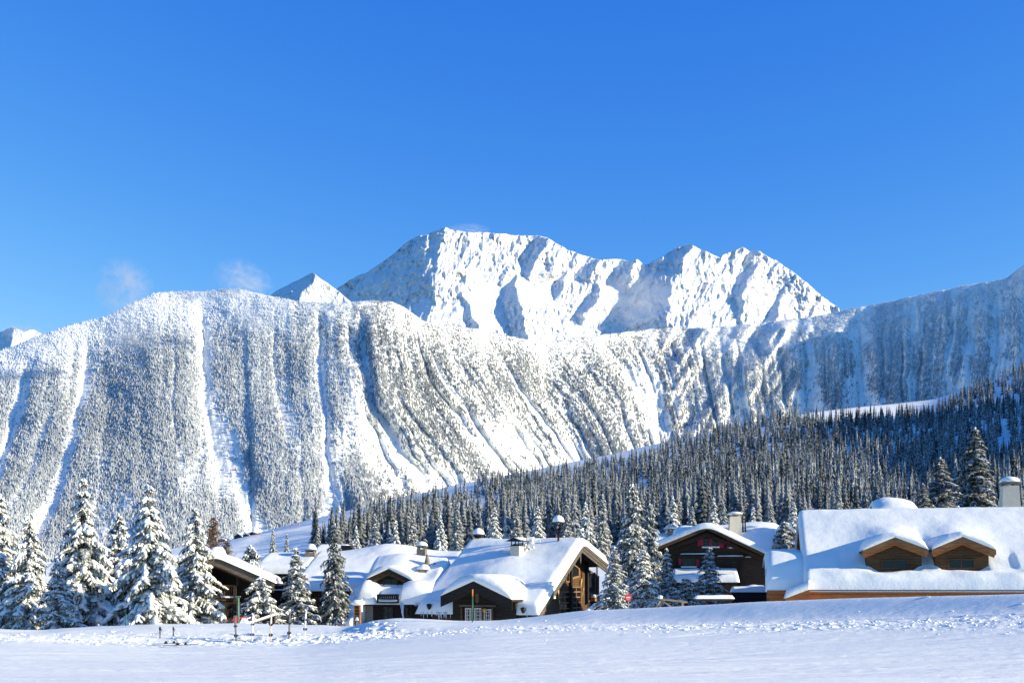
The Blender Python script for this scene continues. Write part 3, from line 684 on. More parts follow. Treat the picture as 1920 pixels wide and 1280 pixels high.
# bare larch and shrub behind the left spruces
def bare_tree(name, label, cat, px, top, base, Y, hw, col, seed, n1=70, twig=5):
    r = np.random.default_rng(seed); zb = (HZ-base)/FPX*Y; H = (base-top)/FPX*Y; R = hw/FPX*Y
    t = thing(name, label, cat, ((px-CX)/FPX*Y, Y, zb)); o = np.array(t.location)
    mb = MB(); mb.tube([o+(0, 0, -.5), o+(0, 0, H*.5), o+(0, 0, H)], [.14, .09, .02], 6); mb.build('trunk', M['bark'], t)
    m_, nt, b = mat(name+'_twigs'); b.inputs['Base Color'].default_value = (*col, 1); b.inputs['Roughness'].default_value = 0.9
    mb = MB()
    for i in range(n1):
        h = r.uniform(.12, .97); a = r.uniform(0, 6.28); l = R*(1-h)**.7*r.uniform(.6, 1.1)+.15
        p0 = o+np.array([0, 0, H*h]); p1 = p0+np.array([math.cos(a)*l, math.sin(a)*l, l*r.uniform(-.1, .5)])
        mb.tube([p0, (p0+p1)/2+np.array([0, 0, .08*l]), p1], [.035, .025, .012], 3)
        for j in range(twig):
            q = p0+(p1-p0)*r.uniform(.3, 1); d = r.normal(0, 1, 3)*.35*l+np.array([0, 0, -.1*l]); mb.tube([q, q+d], [.022, .012], 3)
    mb.build('crown', m_, t); return t
bare_tree('larch_tree', 'bare rust-brown larch behind the spruce nearest the balcony', 'larch', 400, 968, 1080, 100, 22, (0.13, 0.068, 0.05), 31, 120, 8)
bare_tree('bare_shrub', 'bare grey shrub on the slope behind the chalet with the balcony', 'shrub', 424, 1012, 1070, 104, 22, (0.16, 0.13, 0.12), 32, 70, 6)
# ------------------------------------------------------------------ building materials
def wood_mat(name, a, b_, plank=0.2, axis='Z', rough=0.75):
    m, nt, b = mat(name); v = coords(nt, (0.6, 0.6, 3.0)); n = noise_node(nt, 2.2, 6, 0.65, v); n2 = noise_node(nt, 0.7, 3, 0.5)
    c = mixc(nt, ramp(nt, n.outputs[0], [(0.3, 0), (0.72, 1)]).outputs[0], a, b_)
    t = nt.nodes.new('ShaderNodeTexCoord'); sx = nt.nodes.new('ShaderNodeSeparateXYZ'); L(nt, t.outputs['Object'], sx.inputs[0])
    fr = math_n(nt, 'FRACT', math_n(nt, 'MULTIPLY', sx.outputs[axis], 1/plank))
    gap = math_n(nt, 'LESS_THAN', fr, 0.10)
    c = mixc(nt, math_n(nt, 'MULTIPLY', gap, 0.6), c, tuple(q*0.3 for q in a))
    c = mixc(nt, math_n(nt, 'MULTIPLY', ramp(nt, n2.outputs[0], [(0.4, 0), (0.8, 1)]).outputs[0], 0.35), c, tuple(q*0.55 for q in a))
    L(nt, c, b.inputs['Base Color']); b.inputs['Roughness'].default_value = rough; b.inputs['Specular IOR Level'].default_value = 0.25
    bump(nt, b, math_n(nt, 'SUBTRACT', n.outputs[0], gap), 0.6, 0.02); return m
M['wood_dark'] = wood_mat('dark_weathered_wood', (0.022, 0.014, 0.010), (0.060, 0.038, 0.025), 0.22)
M['wood_black'] = wood_mat('tarred_wood', (0.012, 0.009, 0.008), (0.030, 0.022, 0.018), 0.2)
M['wood_brown'] = wood_mat('brown_wood', (0.060, 0.032, 0.016), (0.13, 0.075, 0.036), 0.18)
M['wood_orange'] = wood_mat('honey_larch_wood', (0.26, 0.085, 0.020), (0.42, 0.155, 0.045), 0.45)
M['wood_honey'] = wood_mat('honey_larch_weathered', (0.20, 0.095, 0.040), (0.34, 0.17, 0.075), 0.3)
M['wood_grey'] = wood_mat('grey_weathered_board', (0.075, 0.062, 0.052), (0.15, 0.13, 0.115), 0.12)
M['wood_pale'] = wood_mat('pale_weathered_rail', (0.20, 0.165, 0.125), (0.33, 0.28, 0.22), 0.1)
def plain(name, col, rough=0.6, metal=0.0, spec=0.3, var=0.25, scale=3.0):
    m, nt, b = mat(name); n = noise_node(nt, scale, 5, 0.6, coords(nt))
    L(nt, mixc(nt, n.outputs[0], tuple(c*(1-var) for c in col), tuple(min(1, c*(1+var)) for c in col)), b.inputs['Base Color'])
    b.inputs['Roughness'].default_value = rough; b.inputs['Metallic'].default_value = metal; b.inputs['Specular IOR Level'].default_value = spec; return m
M['plaster'] = plain('cream_plaster', (0.60, 0.54, 0.44), 0.85)
M['plaster_grey'] = plain('grey_plaster', (0.22, 0.20, 0.18), 0.9)
M['stone'] = plain('grey_chimney_stone', (0.20, 0.17, 0.14), 0.9, var=0.5, scale=6)
M['brick'] = plain('red_brick', (0.24, 0.07, 0.045), 0.9, var=0.4, scale=8)
M['red'] = plain('crimson_shutter_paint', (0.33, 0.012, 0.045), 0.5)
M['glass'] = plain('dark_window_glass', (0.012, 0.016, 0.022), 0.12, 0, 0.3)
M['white_paint'] = plain('white_window_bar', (0.55, 0.53, 0.50), 0.6)
M['black_metal'] = plain('black_metal', (0.02, 0.02, 0.022), 0.45, 0.5)
M['zinc'] = plain('zinc_flashing', (0.10, 0.095, 0.11), 0.45, 0.4)
M['ice'] = plain('icicle', (0.55, 0.62, 0.72), 0.15, 0, 0.6)
M['snowshoe'] = plain('yellow_wooden_ornament', (0.55, 0.36, 0.12), 0.6)
M['green'] = plain('green_paint', (0.03, 0.13, 0.07), 0.5)
M['orange'] = plain('orange_paint', (0.75, 0.20, 0.02), 0.5)
M['signal_red'] = plain('red_orange_pad', (0.80, 0.075, 0.025), 0.55)
M['lamp'] = plain('brass_lamp', (0.55, 0.28, 0.06), 0.4)

# ------------------------------------------------------------------ building pieces
def roof_snow(fr, x0, x1, prof, T, parent, seed, over=0.14, re=(0.5, 0.55), step=0.15, bulges=(), rough=0.03, sm=0.5, name='roof_snow', tfun=None, lm=SNOWC):
    """a thick pillow of snow lying on a roof; prof = (y, z) of the roof skin from the front eave to the back eave"""
    p = np.array(prof, float); seg = np.hypot(*np.diff(p, axis=0).T); cum = np.concatenate([[0], np.cumsum(seg)])
    nt_ = int(cum[-1]/step)+2; s = np.linspace(-over, cum[-1]+over, nt_)
    def at(q):
        y = np.interp(q, cum, p[:, 0]); z = np.interp(q, cum, p[:, 1])
        d0 = (p[1]-p[0])/seg[0]; d1 = (p[-1]-p[-2])/seg[-1]
        y = y+np.where(q < 0, q*d0[0], 0)+np.where(q > cum[-1], (q-cum[-1])*d1[0], 0); z = z+np.where(q < 0, q*d0[1], 0)+np.where(q > cum[-1], (q-cum[-1])*d1[1], 0)
        return y, z
    k = np.linspace(-2, 2, 17); wk = np.exp(-k*k/2); wk /= wk.sum()
    ys = sum(w*at(s+a*sm)[0] for a, w in zip(k, wk)); zs = sum(w*at(s+a*sm)[1] for a, w in zip(k, wk))
    yb, zb = at(s)
    e0 = sstep(0.3, 1.2, s+over)*sstep(0.3, 1.2, cum[-1]+over-s)
    ys = yb+(ys-yb)*e0; zs = zb+(zs-zb)*e0
    nx = int((x1-x0+2*over)/step)+2; xs = np.linspace(x0-over, x1+over, nx)
    Xg, Sg = np.meshgrid(xs, s); Yg_ = np.broadcast_to(ys[:, None], Xg.shape); Zb = np.broadcast_to(zb[:, None], Xg.shape); Zs = np.broadcast_to(zs[:, None], Xg.shape)
    def rnd(d, r): return np.sqrt(np.clip(1-(1-np.clip(d/r, 0, 1))**2, 0, 1))
    wob = 0.10*fbm(Sg/1.5, Sg*0+seed, 3, seed+40)
    ex = np.minimum(rnd(Xg-xs[0]+0*wob, re[0]), rnd(xs[-1]-Xg, re[0])); es = np.minimum(rnd(Sg-s[0], re[1]), rnd(s[-1]-Sg, re[1]))
    th = T*(1+0.11*fbm(Xg/3.0, Sg/2.6, 2, seed)) if tfun is None else tfun(Xg, Sg, cum)
    th = th+rough*fbm(Xg/1.1, Sg/1.0, 5, seed+3)
    top = Zs+np.maximum(th, 0.12)*ex*es
    for bf in bulges: top = top+bf(Xg, Yg_)*ex*es
    Vt = fr.arr(Xg, Yg_, top); low = np.minimum(Zb-0.02, top-0.02); Vb = fr.arr(Xg, np.broadcast_to(yb[:, None], Xg.shape), low)
    nr, nc = Xg.shape; n = nr*nc; g = grid_faces(nr, nc); fs = [g, g[:, ::-1]+n]
    rim = np.concatenate([np.arange(nc), np.arange(1, nr)*nc+nc-1, (nr-1)*nc+np.arange(nc-2, -1, -1), np.arange(nr-2, 0, -1)*nc]); rn = np.roll(rim, -1)
    fs.append(np.stack([rim, rim+n, rn+n, rn], -1))
    off = OFF[parent.name]
    o = link(name, np_mesh(name, np.concatenate([Vt.reshape(-1, 3), Vb.reshape(-1, 3)])-off, np.concatenate(fs), mats=[M['snow']]), parent); OFF[o.name] = off
    return o
def roof_board(fr, x0, x1, prof, th, mat_, parent, name='roof'):
    mb = MB(); pts = [fr(x0, y, z) for y, z in prof]+[fr(x0, y, z-th) for y, z in prof[::-1]]
    mb.prism(pts, fr.ex*(x1-x0)); return mb.build(name, mat_, parent)
def cross_body(fr, x0, x1, prof, mat_, parent, name='wall'):
    mb = MB(); mb.prism([fr(x0, y, z) for y, z in prof], fr.ex*(x1-x0)); return mb.build(name, mat_, parent)
def placer(fr, axis, c):
    if axis == 'y': return lambda u, z, d=0.0: fr(u, c-d, z)        # wall facing the camera side
    if axis == 'x': return lambda u, z, d=0.0: fr(c+d, u, z)        # wall facing +x
    return lambda u, z, d=0.0: fr(c-d, u, z)                        # wall facing -x
def hit(fr, axis, c, px, py): return fr.hy(px, py, c) if axis == 'y' else fr.hx(px, py, c)
def slab(mb, pl, u0, u1, z0, z1, d0, d1, mi=0):
    return mb.hexa([pl(u0, z0, d0), pl(u1, z0, d0), pl(u1, z0, d1), pl(u0, z0, d1), pl(u0, z1, d0), pl(u1, z1, d0), pl(u1, z1, d1), pl(u0, z1, d1)], mi)
def rect(fr, axis, c, a, b):
    u0, z1 = hit(fr, axis, c, *a); u1, z0 = hit(fr, axis, c, *b)
    return min(u0, u1), max(u0, u1), min(z0, z1), max(z0, z1)
def window(fr, axis, c, a, b, parent, nx=2, ny=2, frame='wood_brown', bar=0.05, name='window', glass='glass', sill=False):
    u0, u1, z0, z1 = rect(fr, axis, c, a, b); pl = placer(fr, axis, c); mb = MB(); w_ = 0.09
    slab(mb, pl, u0+.03, u1-.03, z0+.03, z1-.03, 0.004, 0.02, 1)
    for q0, q1, r0, r1 in ((u0, u0+w_, z0, z1), (u1-w_, u1, z0, z1), (u0+w_, u1-w_, z0, z0+w_), (u0+w_, u1-w_, z1-w_, z1)): slab(mb, pl, q0, q1, r0, r1, 0.003, 0.09)
    for i in range(1, nx):
        u = u0+(u1-u0)*i/nx; slab(mb, pl, u-bar/2, u+bar/2, z0+w_, z1-w_, 0.021, 0.06)
    for j in range(1, ny):
        z = z0+(z1-z0)*j/ny; slab(mb, pl, u0+w_, u1-w_, z-bar/2, z+bar/2, 0.0225, 0.05)
    o = mb.build(name, [M[frame], M[glass]], parent)
    if sill:
        mb = MB(); slab(mb, pl, u0-.1, u1+.1, z0-.12, z0-.002, 0.003, 0.2); mb.build('sill', M['snow'], o)
    return o
def board(fr, axis, c, a, b, parent, mat_, d0=0.003, d1=0.08, name='board'):
    mb = MB(); slab(mb, placer(fr, axis, c), *rect(fr, axis, c, a, b), d0, d1); return mb.build(name, M[mat_] if isinstance(mat_, str) else mat_, parent)
def snow_pile(mb, pl, u0, u1, z, d0, d1, h, seed, step=0.12):
    """a soft snow strip lying on a ledge"""
    nu = max(4, int(abs(u1-u0)/step)); V = []; nk = 7; wv = 1+0.22*fbm(np.arange(nu+1)*step/0.9, np.zeros(nu+1), 3, seed)
    for i in range(nu+1):
        t = i/nu; u = u0+(u1-u0)*t; e = math.sqrt(max(0.02, 1-(2*t-1)**16)); hh = h*e*wv[i]
        for k in range(nk):
            a = math.pi*k/(nk-1); V.append(pl(u, z+hh*math.sin(a)**.7, d0+(d1-d0)*(0.5-0.5*math.cos(a))))
    F_ = [(i*nk+k, (i+1)*nk+k, (i+1)*nk+k+1, i*nk+k+1) for i in range(nu) for k in range(nk-1)]
    F_ += [tuple(range(nk)), tuple(nu*nk+k for k in range(nk-1, -1, -1))]
    return mb.add(V, F_, 0, True)
def railing(fr, axis, c, a, b, parent, mat_, n=12, snow=True, name='railing', seed=0, gap=0.45, depth=0.08):
    u0, u1, z0, z1 = rect(fr, axis, c, a, b); pl = placer(fr, axis, c); mb = MB(); t = 0.09
    slab(mb, pl, u0, u1, z1-t, z1, 0, depth); slab(mb, pl, u0, u1, z0, z0+t, 0, depth)
    for i in range(n):
        u = u0+(u1-u0)*(i+.5)/n; w_ = (u1-u0)/n*gap; slab(mb, pl, u-w_/2, u+w_/2, z0+t, z1-t, 0.01, depth-.01)
    o = mb.build(name, M[mat_], parent)
    if snow:
        mb = MB(); snow_pile(mb, pl, u0, u1, z1, -.03, depth+.03, 0.12, seed); snow_pile(mb, pl, u0, u1, z0+t, -.03, depth+.06, 0.10, seed+1); mb.build('rail_snow', M['snow'], o)
    return o
def chimney(fr, x, y, z0, z1, w0, w1, parent, mat_, cap=0.35, capmat='stone', seed=0, snow=True, capover=.12):
    mb = MB()
    mb.hexa([fr(x-w0, y-w0, z0), fr(x+w0, y-w0, z0), fr(x+w0, y+w0, z0), fr(x-w0, y+w0, z0), fr(x-w1, y-w1, z1), fr(x+w1, y-w1, z1), fr(x+w1, y+w1, z1), fr(x-w1, y+w1, z1)])
    o = mb.build('chimney', M[mat_], parent); W = w1+capover
    mb = MB()
    for a, b in ((-1, -1), (1, -1), (1, 1), (-1, 1)): mb.box(fr, x+a*w1*.75-.05, x+a*w1*.75+.05, y+b*w1*.75-.05, y+b*w1*.75+.05, z1+.002, z1+.18)
    mb.box(fr, x-W, x+W, y-W, y+W, z1+.18, z1+.26); mb.build('chimney_cap', M[capmat], o)
    if snow:
        mb = MB(); c = fr(x, y, z1+.27); mb.blob(c, (W*1.12, W*1.12, cap), seed, .05, 0, 0.0, 3); mb.build('snow_cap', M['snow'], o)
    return o
def icicles(fr, axis, c, spans, parent, seed):
    r = np.random.default_rng(seed); mb = MB(); pl = placer(fr, axis, c)
    for (u0, u1, z, n) in spans:
        for i in range(n):
            u = r.uniform(u0, u1); l = r.uniform(.12, .55)*(0.5+r.random()*.6); d = r.uniform(-.05, .05)
            mb.tube([pl(u, z+.1, d), pl(u, z-l*.5, d), pl(u, z-l, d)], [.035, .02, .004], 5)
    o = mb.build('icicles', M['ice'], parent); o['kind'] = 'stuff'; return o
def dormer(fr, peak, eaveL, eaveR, base_py, yf, depth, parent, boards, wallm, over=0.45, bw=0.34, hood=0.30, win=None, seed=0, scal=True, hoodk=.55, name='dormer', lower=None):
    """gabled dormer facing the camera: wall block, roof boards, barge boards and a hood of snow. Photo pixels give the front outline at plane y = yf"""
    xp, zp = fr.hy(*peak, yf); xl, zl = fr.hy(*eaveL, yf); xr, zr = fr.hy(*eaveR, yf); ze = (zl+zr)/2; hw = (xr-xl)/2; xc = (xl+xr)/2
    _, zb = fr.hy(peak[0], base_py, yf+over)
    mb = MB(); i_ = 0.30
    prof = [(xl+i_, zb), (xr-i_, zb), (xr-i_, ze-.25), (xp, zp-.30), (xl+i_, ze-.25)]
    mb.prism([fr(x, yf+over, z) for x, z in prof], fr.ey*depth); d = mb.build(name, M[wallm], parent)
    mb = MB()
    for a, b in (((xl, zl), (xp, zp)), ((xp, zp), (xr, zr))):
        mb.prism([fr(a[0], yf+.06, a[1]), fr(b[0], yf+.06, b[1]), fr(b[0], yf+.06, b[1]-.14), fr(a[0], yf+.06, a[1]-.14)], fr.ey*(depth+over))
    mb.build('dormer_roof', M[wallm], d)
    for sgn, (a, b) in enumerate((((xl, zl), (xp, zp)), ((xr, zr), (xp, zp)))):
        mb = MB()
        n = 14; pts = [fr(a[0], yf, a[1]+.01), fr(b[0], yf, b[1]+.01), fr(b[0], yf, b[1]-bw)]
        for k in range(n+1):
            t = k/n; q = b[1]-bw+(a[1]-b[1])*t; xx = b[0]+(a[0]-b[0])*t
            if scal and 0 < k < n: q -= 0.05*(k % 2)
            if 0 < k: pts.append(fr(xx, yf, q))
        mb.prism(pts, fr.ey*.055); mb.build('barge_board', M[boards[0]], d)
        if len(boards) > 1:
            mb = MB(); mb.prism([fr(a[0], yf+.0575, a[1]-bw*.5), fr(b[0], yf+.0575, b[1]-bw*.8), fr(b[0], yf+.0575, b[1]-bw*1.75), fr(a[0]+(b[0]-a[0])*.06, yf+.0575, a[1]-bw*1.6)], fr.ey*.06); mb.build('inner_board', M[boards[1]], d)
        if len(boards) > 2:
            mb = MB(); mb.prism([fr(a[0], yf-.03, a[1]+.07), fr(b[0], yf-.03, b[1]+.07), fr(b[0], yf-.03, b[1]+.011), fr(a[0], yf-.03, a[1]+.011)], fr.ey*.5); mb.build('flashing', M[boards[2]], d)
    # hood of snow
    nx, ny = 41, 26; xs = np.linspace(-1, 1, nx); ys = np.linspace(0, 1, ny)
    Xn, Yn = np.meshgrid(xs, ys)
    base = np.where(Xn < 0, zl+(zp-zl)*(1+Xn), zr+(zp-zr)*(1-Xn))
    arch = ze+(zp+hood-ze)*np.clip(1-np.abs(Xn)**2.1, 0, 1)**hoodk
    front = np.sqrt(np.clip(1-(1-np.clip(Yn/.10, 0, 1))**2, 0, 1))
    top = base+.08+np.maximum(arch-base-.08, 0)*(0.35+.65*front)+0.04*fbm(Xn*3, Yn*5, 3, seed)
    top = np.where(np.abs(Xn) > .999, base+.02, top)
    Xw = xc+Xn*hw*1.01+np.where(True, 0, 0); Xw = np.where(Xn < 0, xp+Xn*(xp-xl), xp+Xn*(xr-xp)); Yw = yf-.05+Yn*(depth+over)
    Vt = fr.arr(Xw, Yw, top); Vb = fr.arr(Xw, Yw, base+.015); g = grid_faces(ny, nx); n = nx*ny
    rim = np.concatenate([np.arange(nx), np.arange(1, ny)*nx+nx-1, (ny-1)*nx+np.arange(nx-2, -1, -1), np.arange(ny-2, 0, -1)*nx]); rn = np.roll(rim, -1)
    off = OFF[parent.name]
    o = link('hood_snow', np_mesh('hood_snow', np.concatenate([Vt.reshape(-1, 3), Vb.reshape(-1, 3)])-off, np.concatenate([g, g[:, ::-1]+n, np.stack([rim, rim+n, rn+n, rn], -1)]), mats=[M['snow']]), d); OFF[o.name] = off
    if win:
        for a, b, nx_, ny_, f_ in win: window(fr, 'y', yf+over, a, b, d, nx_, ny_, f_)
    return d
def bump2(xc, yc, rx, ry, h): return lambda X, Y: h*np.exp(-((X-xc)/rx)**2-((Y-yc)/ry)**2)
# ================================================================== the wide roof with two dormers (right)
Lg = P(1512, 1106, 74.0); G = Frame((Lg[0], Lg[1], 0), 11); zE = Lg[2]
chal = thing('chalet', 'honey wood chalet at the right with a wide snow roof and two dormers', 'chalet', G(8, 8, -5))
gl = 17.5; prof = [(0, zE), (8.2, 5.15), (16.4, zE)]
cross_body(G, .9, gl-.5, [(.9, -5.2), (15.5, -5.2), (15.5, zE+.2), (8.2, 4.6), (.9, zE+.2)], M['wood_orange'], chal)
roof_board(G, 0, gl, prof, .16, M['wood_orange'], chal)
mb = MB(); mb.box(G, .01, gl, -.09, -.02, zE-.62, zE-.055); mb.build('fascia', M['wood_orange'], chal)
mb = MB(); mb.box(G, -.02, gl, -.13, .10, zE-.052, zE+.03); mb.build('gutter', M['zinc'], chal)
mb = MB()
for i in range(16): mb.box(G, .6+i*1.05, .76+i*1.05, .0, .88, zE-.42, zE-.2)
for i in range(5): mb.box(G, 1.0+i*.55, 1.4+i*.55, .60, .89, zE-1.0, zE-.65)
mb.build('rafters', M['wood_brown'], chal)['kind'] = 'stuff'
yd = 1.0
x1, _ = G.hy(1678, 1012, yd); x2, _ = G.hy(1805, 1010, yd)
def crease(X, Y): return 0.20*np.exp(-((Y-(.62+.14*np.sin(X*.9)+.10*np.sin(X*2.3)))/.36)**2)-.14*sstep(1.0, 1.6, Y)*(1-sstep(2.2, 3.4, Y))*(np.abs(X-(x1+x2)/2) < 5.5)
roof_snow(G, 0, gl, prof, .62, chal, 501, re=(.30, .34), bulges=[crease, bump2(x1, 4.4, 1.8, 1.6, .38), bump2(x2, 4.4, 1.8, 1.6, .38), bump2((x1+x2)/2+.05, 3.2, .35, 1.2, -.35), bump2(3.2, 3.5, 2.2, 1.6, -.12), lambda X, Y: -.40*sstep(.75, 1.25, Y)*(1-sstep(2.2, 2.9, Y))*np.maximum(1-sstep(.9, 1.75, np.abs(X-x1-.1)), 1-sstep(.9, 1.75, np.abs(X-x2-.1)))], rough=.03)
for k, (pk, el, er, bs, wins) in enumerate((((1678, 1007), (1617, 1032), (1741, 1030), 1074, [((1652, 1048), (1703, 1066), 2, 1, 'wood_brown')]), ((1805, 1006), (1747, 1030), (1868, 1031), 1074, [((1777, 1047), (1828, 1066), 2, 1, 'wood_brown')]))):
    dormer(G, pk, el, er, bs, yd, 4.2, chal, ('wood_honey', 'wood_orange', 'zinc'), 'wood_brown', over=.75, bw=.30, hood=.36, hoodk=.48, win=wins, seed=510+k)  # dormer walls browned: shade under the gables is put into the colour
# ornamental sill beams of the dormers
# chimney at the ridge
xc_, zc_ = G.hy(1893, 940, 9.2)
chimney(G, xc_, 9.2, 3.5, G.hy(1893, 911, 9.2)[1], .72, .52, chal, 'plaster', .42, 'stone', 520, capover=.1)
# shaded lower wing and little lean-to at the left end
WF = Frame(P(1437, 1107, 75.5)*np.array([1, 1, 0]), 11); zf = P(1437, 1107, 75.5)[2]
wx1 = WF.hy(1516, 1060, 0)[0]
prw = [(0, zf), (1.0, zf+1.25), (2.6, zf+2.1), (5.5, zf+2.35), (7.5, zf+1.7)]
cross_body(WF, .25, wx1-.2, [(.5, -5), (7, -5), (7, zf+1.2), (5.4, zf+1.9), (2.6, zf+1.75), (1.0, zf+.85), (.5, zf+.1)], M['wood_orange'], chal, 'wing_wall')
roof_board(WF, 0, wx1-.1, prw, .12, M['wood_brown'], chal, 'wing_roof')
board(WF, 'y', -.02, (1438, 1106), (1476, 1120), chal, 'wood_orange', .0, .06, 'wing_fascia')
roof_snow(WF, 0, wx1-.05, prw, .62, chal, 531, re=(.55, .30), over=.06, sm=.7, rough=.02, name='wing_snow')
LF = Frame(P(1473, 1122, 73.2)*np.array([1, 1, 0]), 11); z0 = P(1473, 1122, 73.2)[2]; xe, ze_ = LF.hy(1518, 1104, 0)
mb = MB(); mb.prism([LF(0, 0, z0), LF(xe, 0, ze_), LF(xe, 0, z0-1.0), LF(.25, 0, z0-1.0)], LF.ey*1.6); mb.build('side_wall', M['wood_orange'], chal)
LFs = Frame(LF(0, 0, 0), 13-90); lpr = [(0.0, z0), (xe*1.0, ze_+.12)]
mbz = MB(); n_ = 12
V = []; 
for j in range(9):
    for i in range(n_):
        t = i/(n_-1); y = 1.7*j/8; h = .55*math.sqrt(max(0, 1-(1-min(1, t/.3))**2))*(0.25+.75*math.sqrt(max(0, 1-(1-min(1, (j+.4)/2.2))**2)))
        V.append(LF(-.06+(xe+.1)*t, -.08+y, z0+.02+(ze_-z0)*t+h))
for j in range(9):
    for i in range(n_): t = i/(n_-1); V.append(LF(-.06+(xe+.1)*t, -.08+1.7*j/8, z0+.01+(ze_-z0)*t))
nn = 9*n_; g = grid_faces(9, n_); rim = np.concatenate([np.arange(n_), np.arange(1, 9)*n_+n_-1, 8*n_+np.arange(n_-2, -1, -1), np.arange(7, 0, -1)*n_]); rn = np.roll(rim, -1)
mbz.add(V, np.concatenate([g, g[:, ::-1]+nn, np.stack([rim, rim+nn, rn+nn, rn], -1)]), 0, True); mbz.build('side_snow', M['snow'], chal)

# small snowy roof behind it
S = Frame(P(1682, 940, 100)*np.array([1, 1, 0]), 8); zs_ = P(1682, 957, 100)[2]
ch2 = thing('chalet', 'small snow roof peeking over the ridge of the wide roof, left of dark spruces', 'chalet', S(0, 2, 0))
sx0 = S.hy(1645, 940, 0)[0]; sx1 = S.hy(1724, 940, 0)[0]
cross_body(S, sx0+.4, sx1-.3, [(.4, 0), (5.6, 0), (5.6, zs_-.2), (3, zs_+.55), (.4, zs_-.2)], M['wood_dark'], ch2)
roof_board(S, sx0, sx1, [(0, zs_-.2), (3, zs_+.8), (6, zs_-.2)], .15, M['wood_dark'], ch2)
roof_snow(S, sx0, sx1, [(0, zs_-.2), (3, zs_+.8), (6, zs_-.2)], .6, ch2, 541, re=(1.6, .6), bulges=[bump2((sx0+sx1)/2-.6, 3, 1.4, 3, .15)])

# ================================================================== the dark chalet with red shutters
ch = thing('chalet', 'dark timber chalet with red shutters and a broad front gable', 'chalet', (P(1326, 1100, 108)[0], 109, -4.5))
og = P(1326, 1100, 104.0); E = Frame((og[0], og[1], 0), -82)      # x runs back into the house, y to the left
yl, zl = E.hx(1221, 1029, 0); yr, zr = E.hx(1437, 1038, 0); zp = E.hx(1326, 986, 0)[1]; yp = E.hx(1326, 986, 0)[0]
prof = [(yr, zr), (yp, zp), (yl, zl)]
cross_body(E, 1.1, 9, [(yr+.15, -4.8), (yl-1.0, -4.8), (yl-1.0, zl+.25), (yp, zp-.35), (yr+.15, zr-.25)], M['wood_dark'], ch)
roof_board(E, .05, 9, prof, .30, M['wood_black'], ch)
for a, b in ((prof[0], prof[1]), (prof[2], prof[1])):
    mb = MB(); mb.prism([E(0, a[0], a[1]+.01), E(0, b[0], b[1]+.01), E(0, b[0], b[1]-.34), E(0, a[0], a[1]-.34)], E.ex*.047); mb.build('barge_board', M['wood_brown'], ch)
    mb = MB(); mb.prism([E(.52, a[0]*.93, a[1]-.28), E(.52, b[0], b[1]-.58), E(.52, b[0], b[1]-.95), E(.52, a[0]*.93, a[1]-.58)], E.ex*.1); mb.build('inner_board', M['wood_dark'], ch)
roof_snow(E, 0, 9, prof, .55, ch, 601, re=(.35, .55), sm=.7)
wy = 1.1
window(E, 'x-', wy, (1318, 1008), (1347, 1024), ch, 2, 2, 'wood_brown', sill=True)
window(E, 'x-', wy, (1369, 1011), (1381, 1025), ch, 1, 2, 'wood_brown', sill=True)
window(E, 'x-', wy, (1279, 1045), (1304, 1061), ch, 2, 1, 'wood_brown', sill=True)
for a, b in (((1308, 1007), (1318, 1023)), ((1347, 1010), (1357, 1026)), ((1362, 1011), (1368, 1027)), ((1272, 1046), (1278, 1059)), ((1305, 1048), (1311, 1062))):
    board(E, 'x-', wy, a, b, ch, 'red', .003, .10, 'shutter')
board(E, 'x-', wy, (1330, 1008), (1335, 1024), ch, 'red', .092, .12, 'shutter')
mb = MB(); pl = placer(E, 'x-', wy)
for a, b in (((1275, 1036), (1340, 1039)), ((1344, 1040), (1394, 1043)), ((1397, 1043), (1409, 1044))):
    u0, z_ = E.hx(*a, wy); u1, z2 = E.hx(*b, wy); snow_pile(mb, pl, u1, u0, (z_+z2)/2-.05, .0, .22, .10, 611)
slab(mb, pl, E.hx(1410, 1044, wy)[0], E.hx(1262, 1036, wy)[0], E.hx(1340, 1040, wy)[1]-.32, E.hx(1340, 1040, wy)[1]-.06, .003, .16, 1)
mb.build('ledge_beam', [M['snow'], M['wood_dark']], ch)
for p_ in (1268, 1388): board(E, 'x-', wy, (p_-2, 1040), (p_+2, 1118), ch, 'wood_black', .003, .17, 'post')
# porch roof leaning on the front wall
pa = E.hx(1262, 1070, wy-2.4); pb = E.hx(1389, 1075, wy-2.4)
prp = [(0, 0), (2.6, .95)]
PF = Frame(E(wy-2.9, E.hx(1263, 1090, wy-2.9)[0], 0), 8); zq = E.hx(1263, 1090, wy-2.9)[1]; pw = PF.hy(1384, 1094, 0)[0]
roof_board(PF, 0, pw, [(0, zq), (2.75, zq+.75)], .16, M['wood_dark'], ch, 'porch_roof')
roof_snow(PF, 0, pw, [(0, zq), (2.75, zq+.75)], .55, ch, 613, re=(.25, .45), sm=.2, name='porch_snow')
mb = MB()
for f_ in (.12, .5, .88): mb.box(PF, pw*f_-.09, pw*f_+.09, .15, .33, -4.8, zq-.16)
mb.box(PF, pw*.72, pw-.15, 1.0, 1.2, -4.8, zq-.18)
mb.build('porch_posts', M['wood_black'], ch)
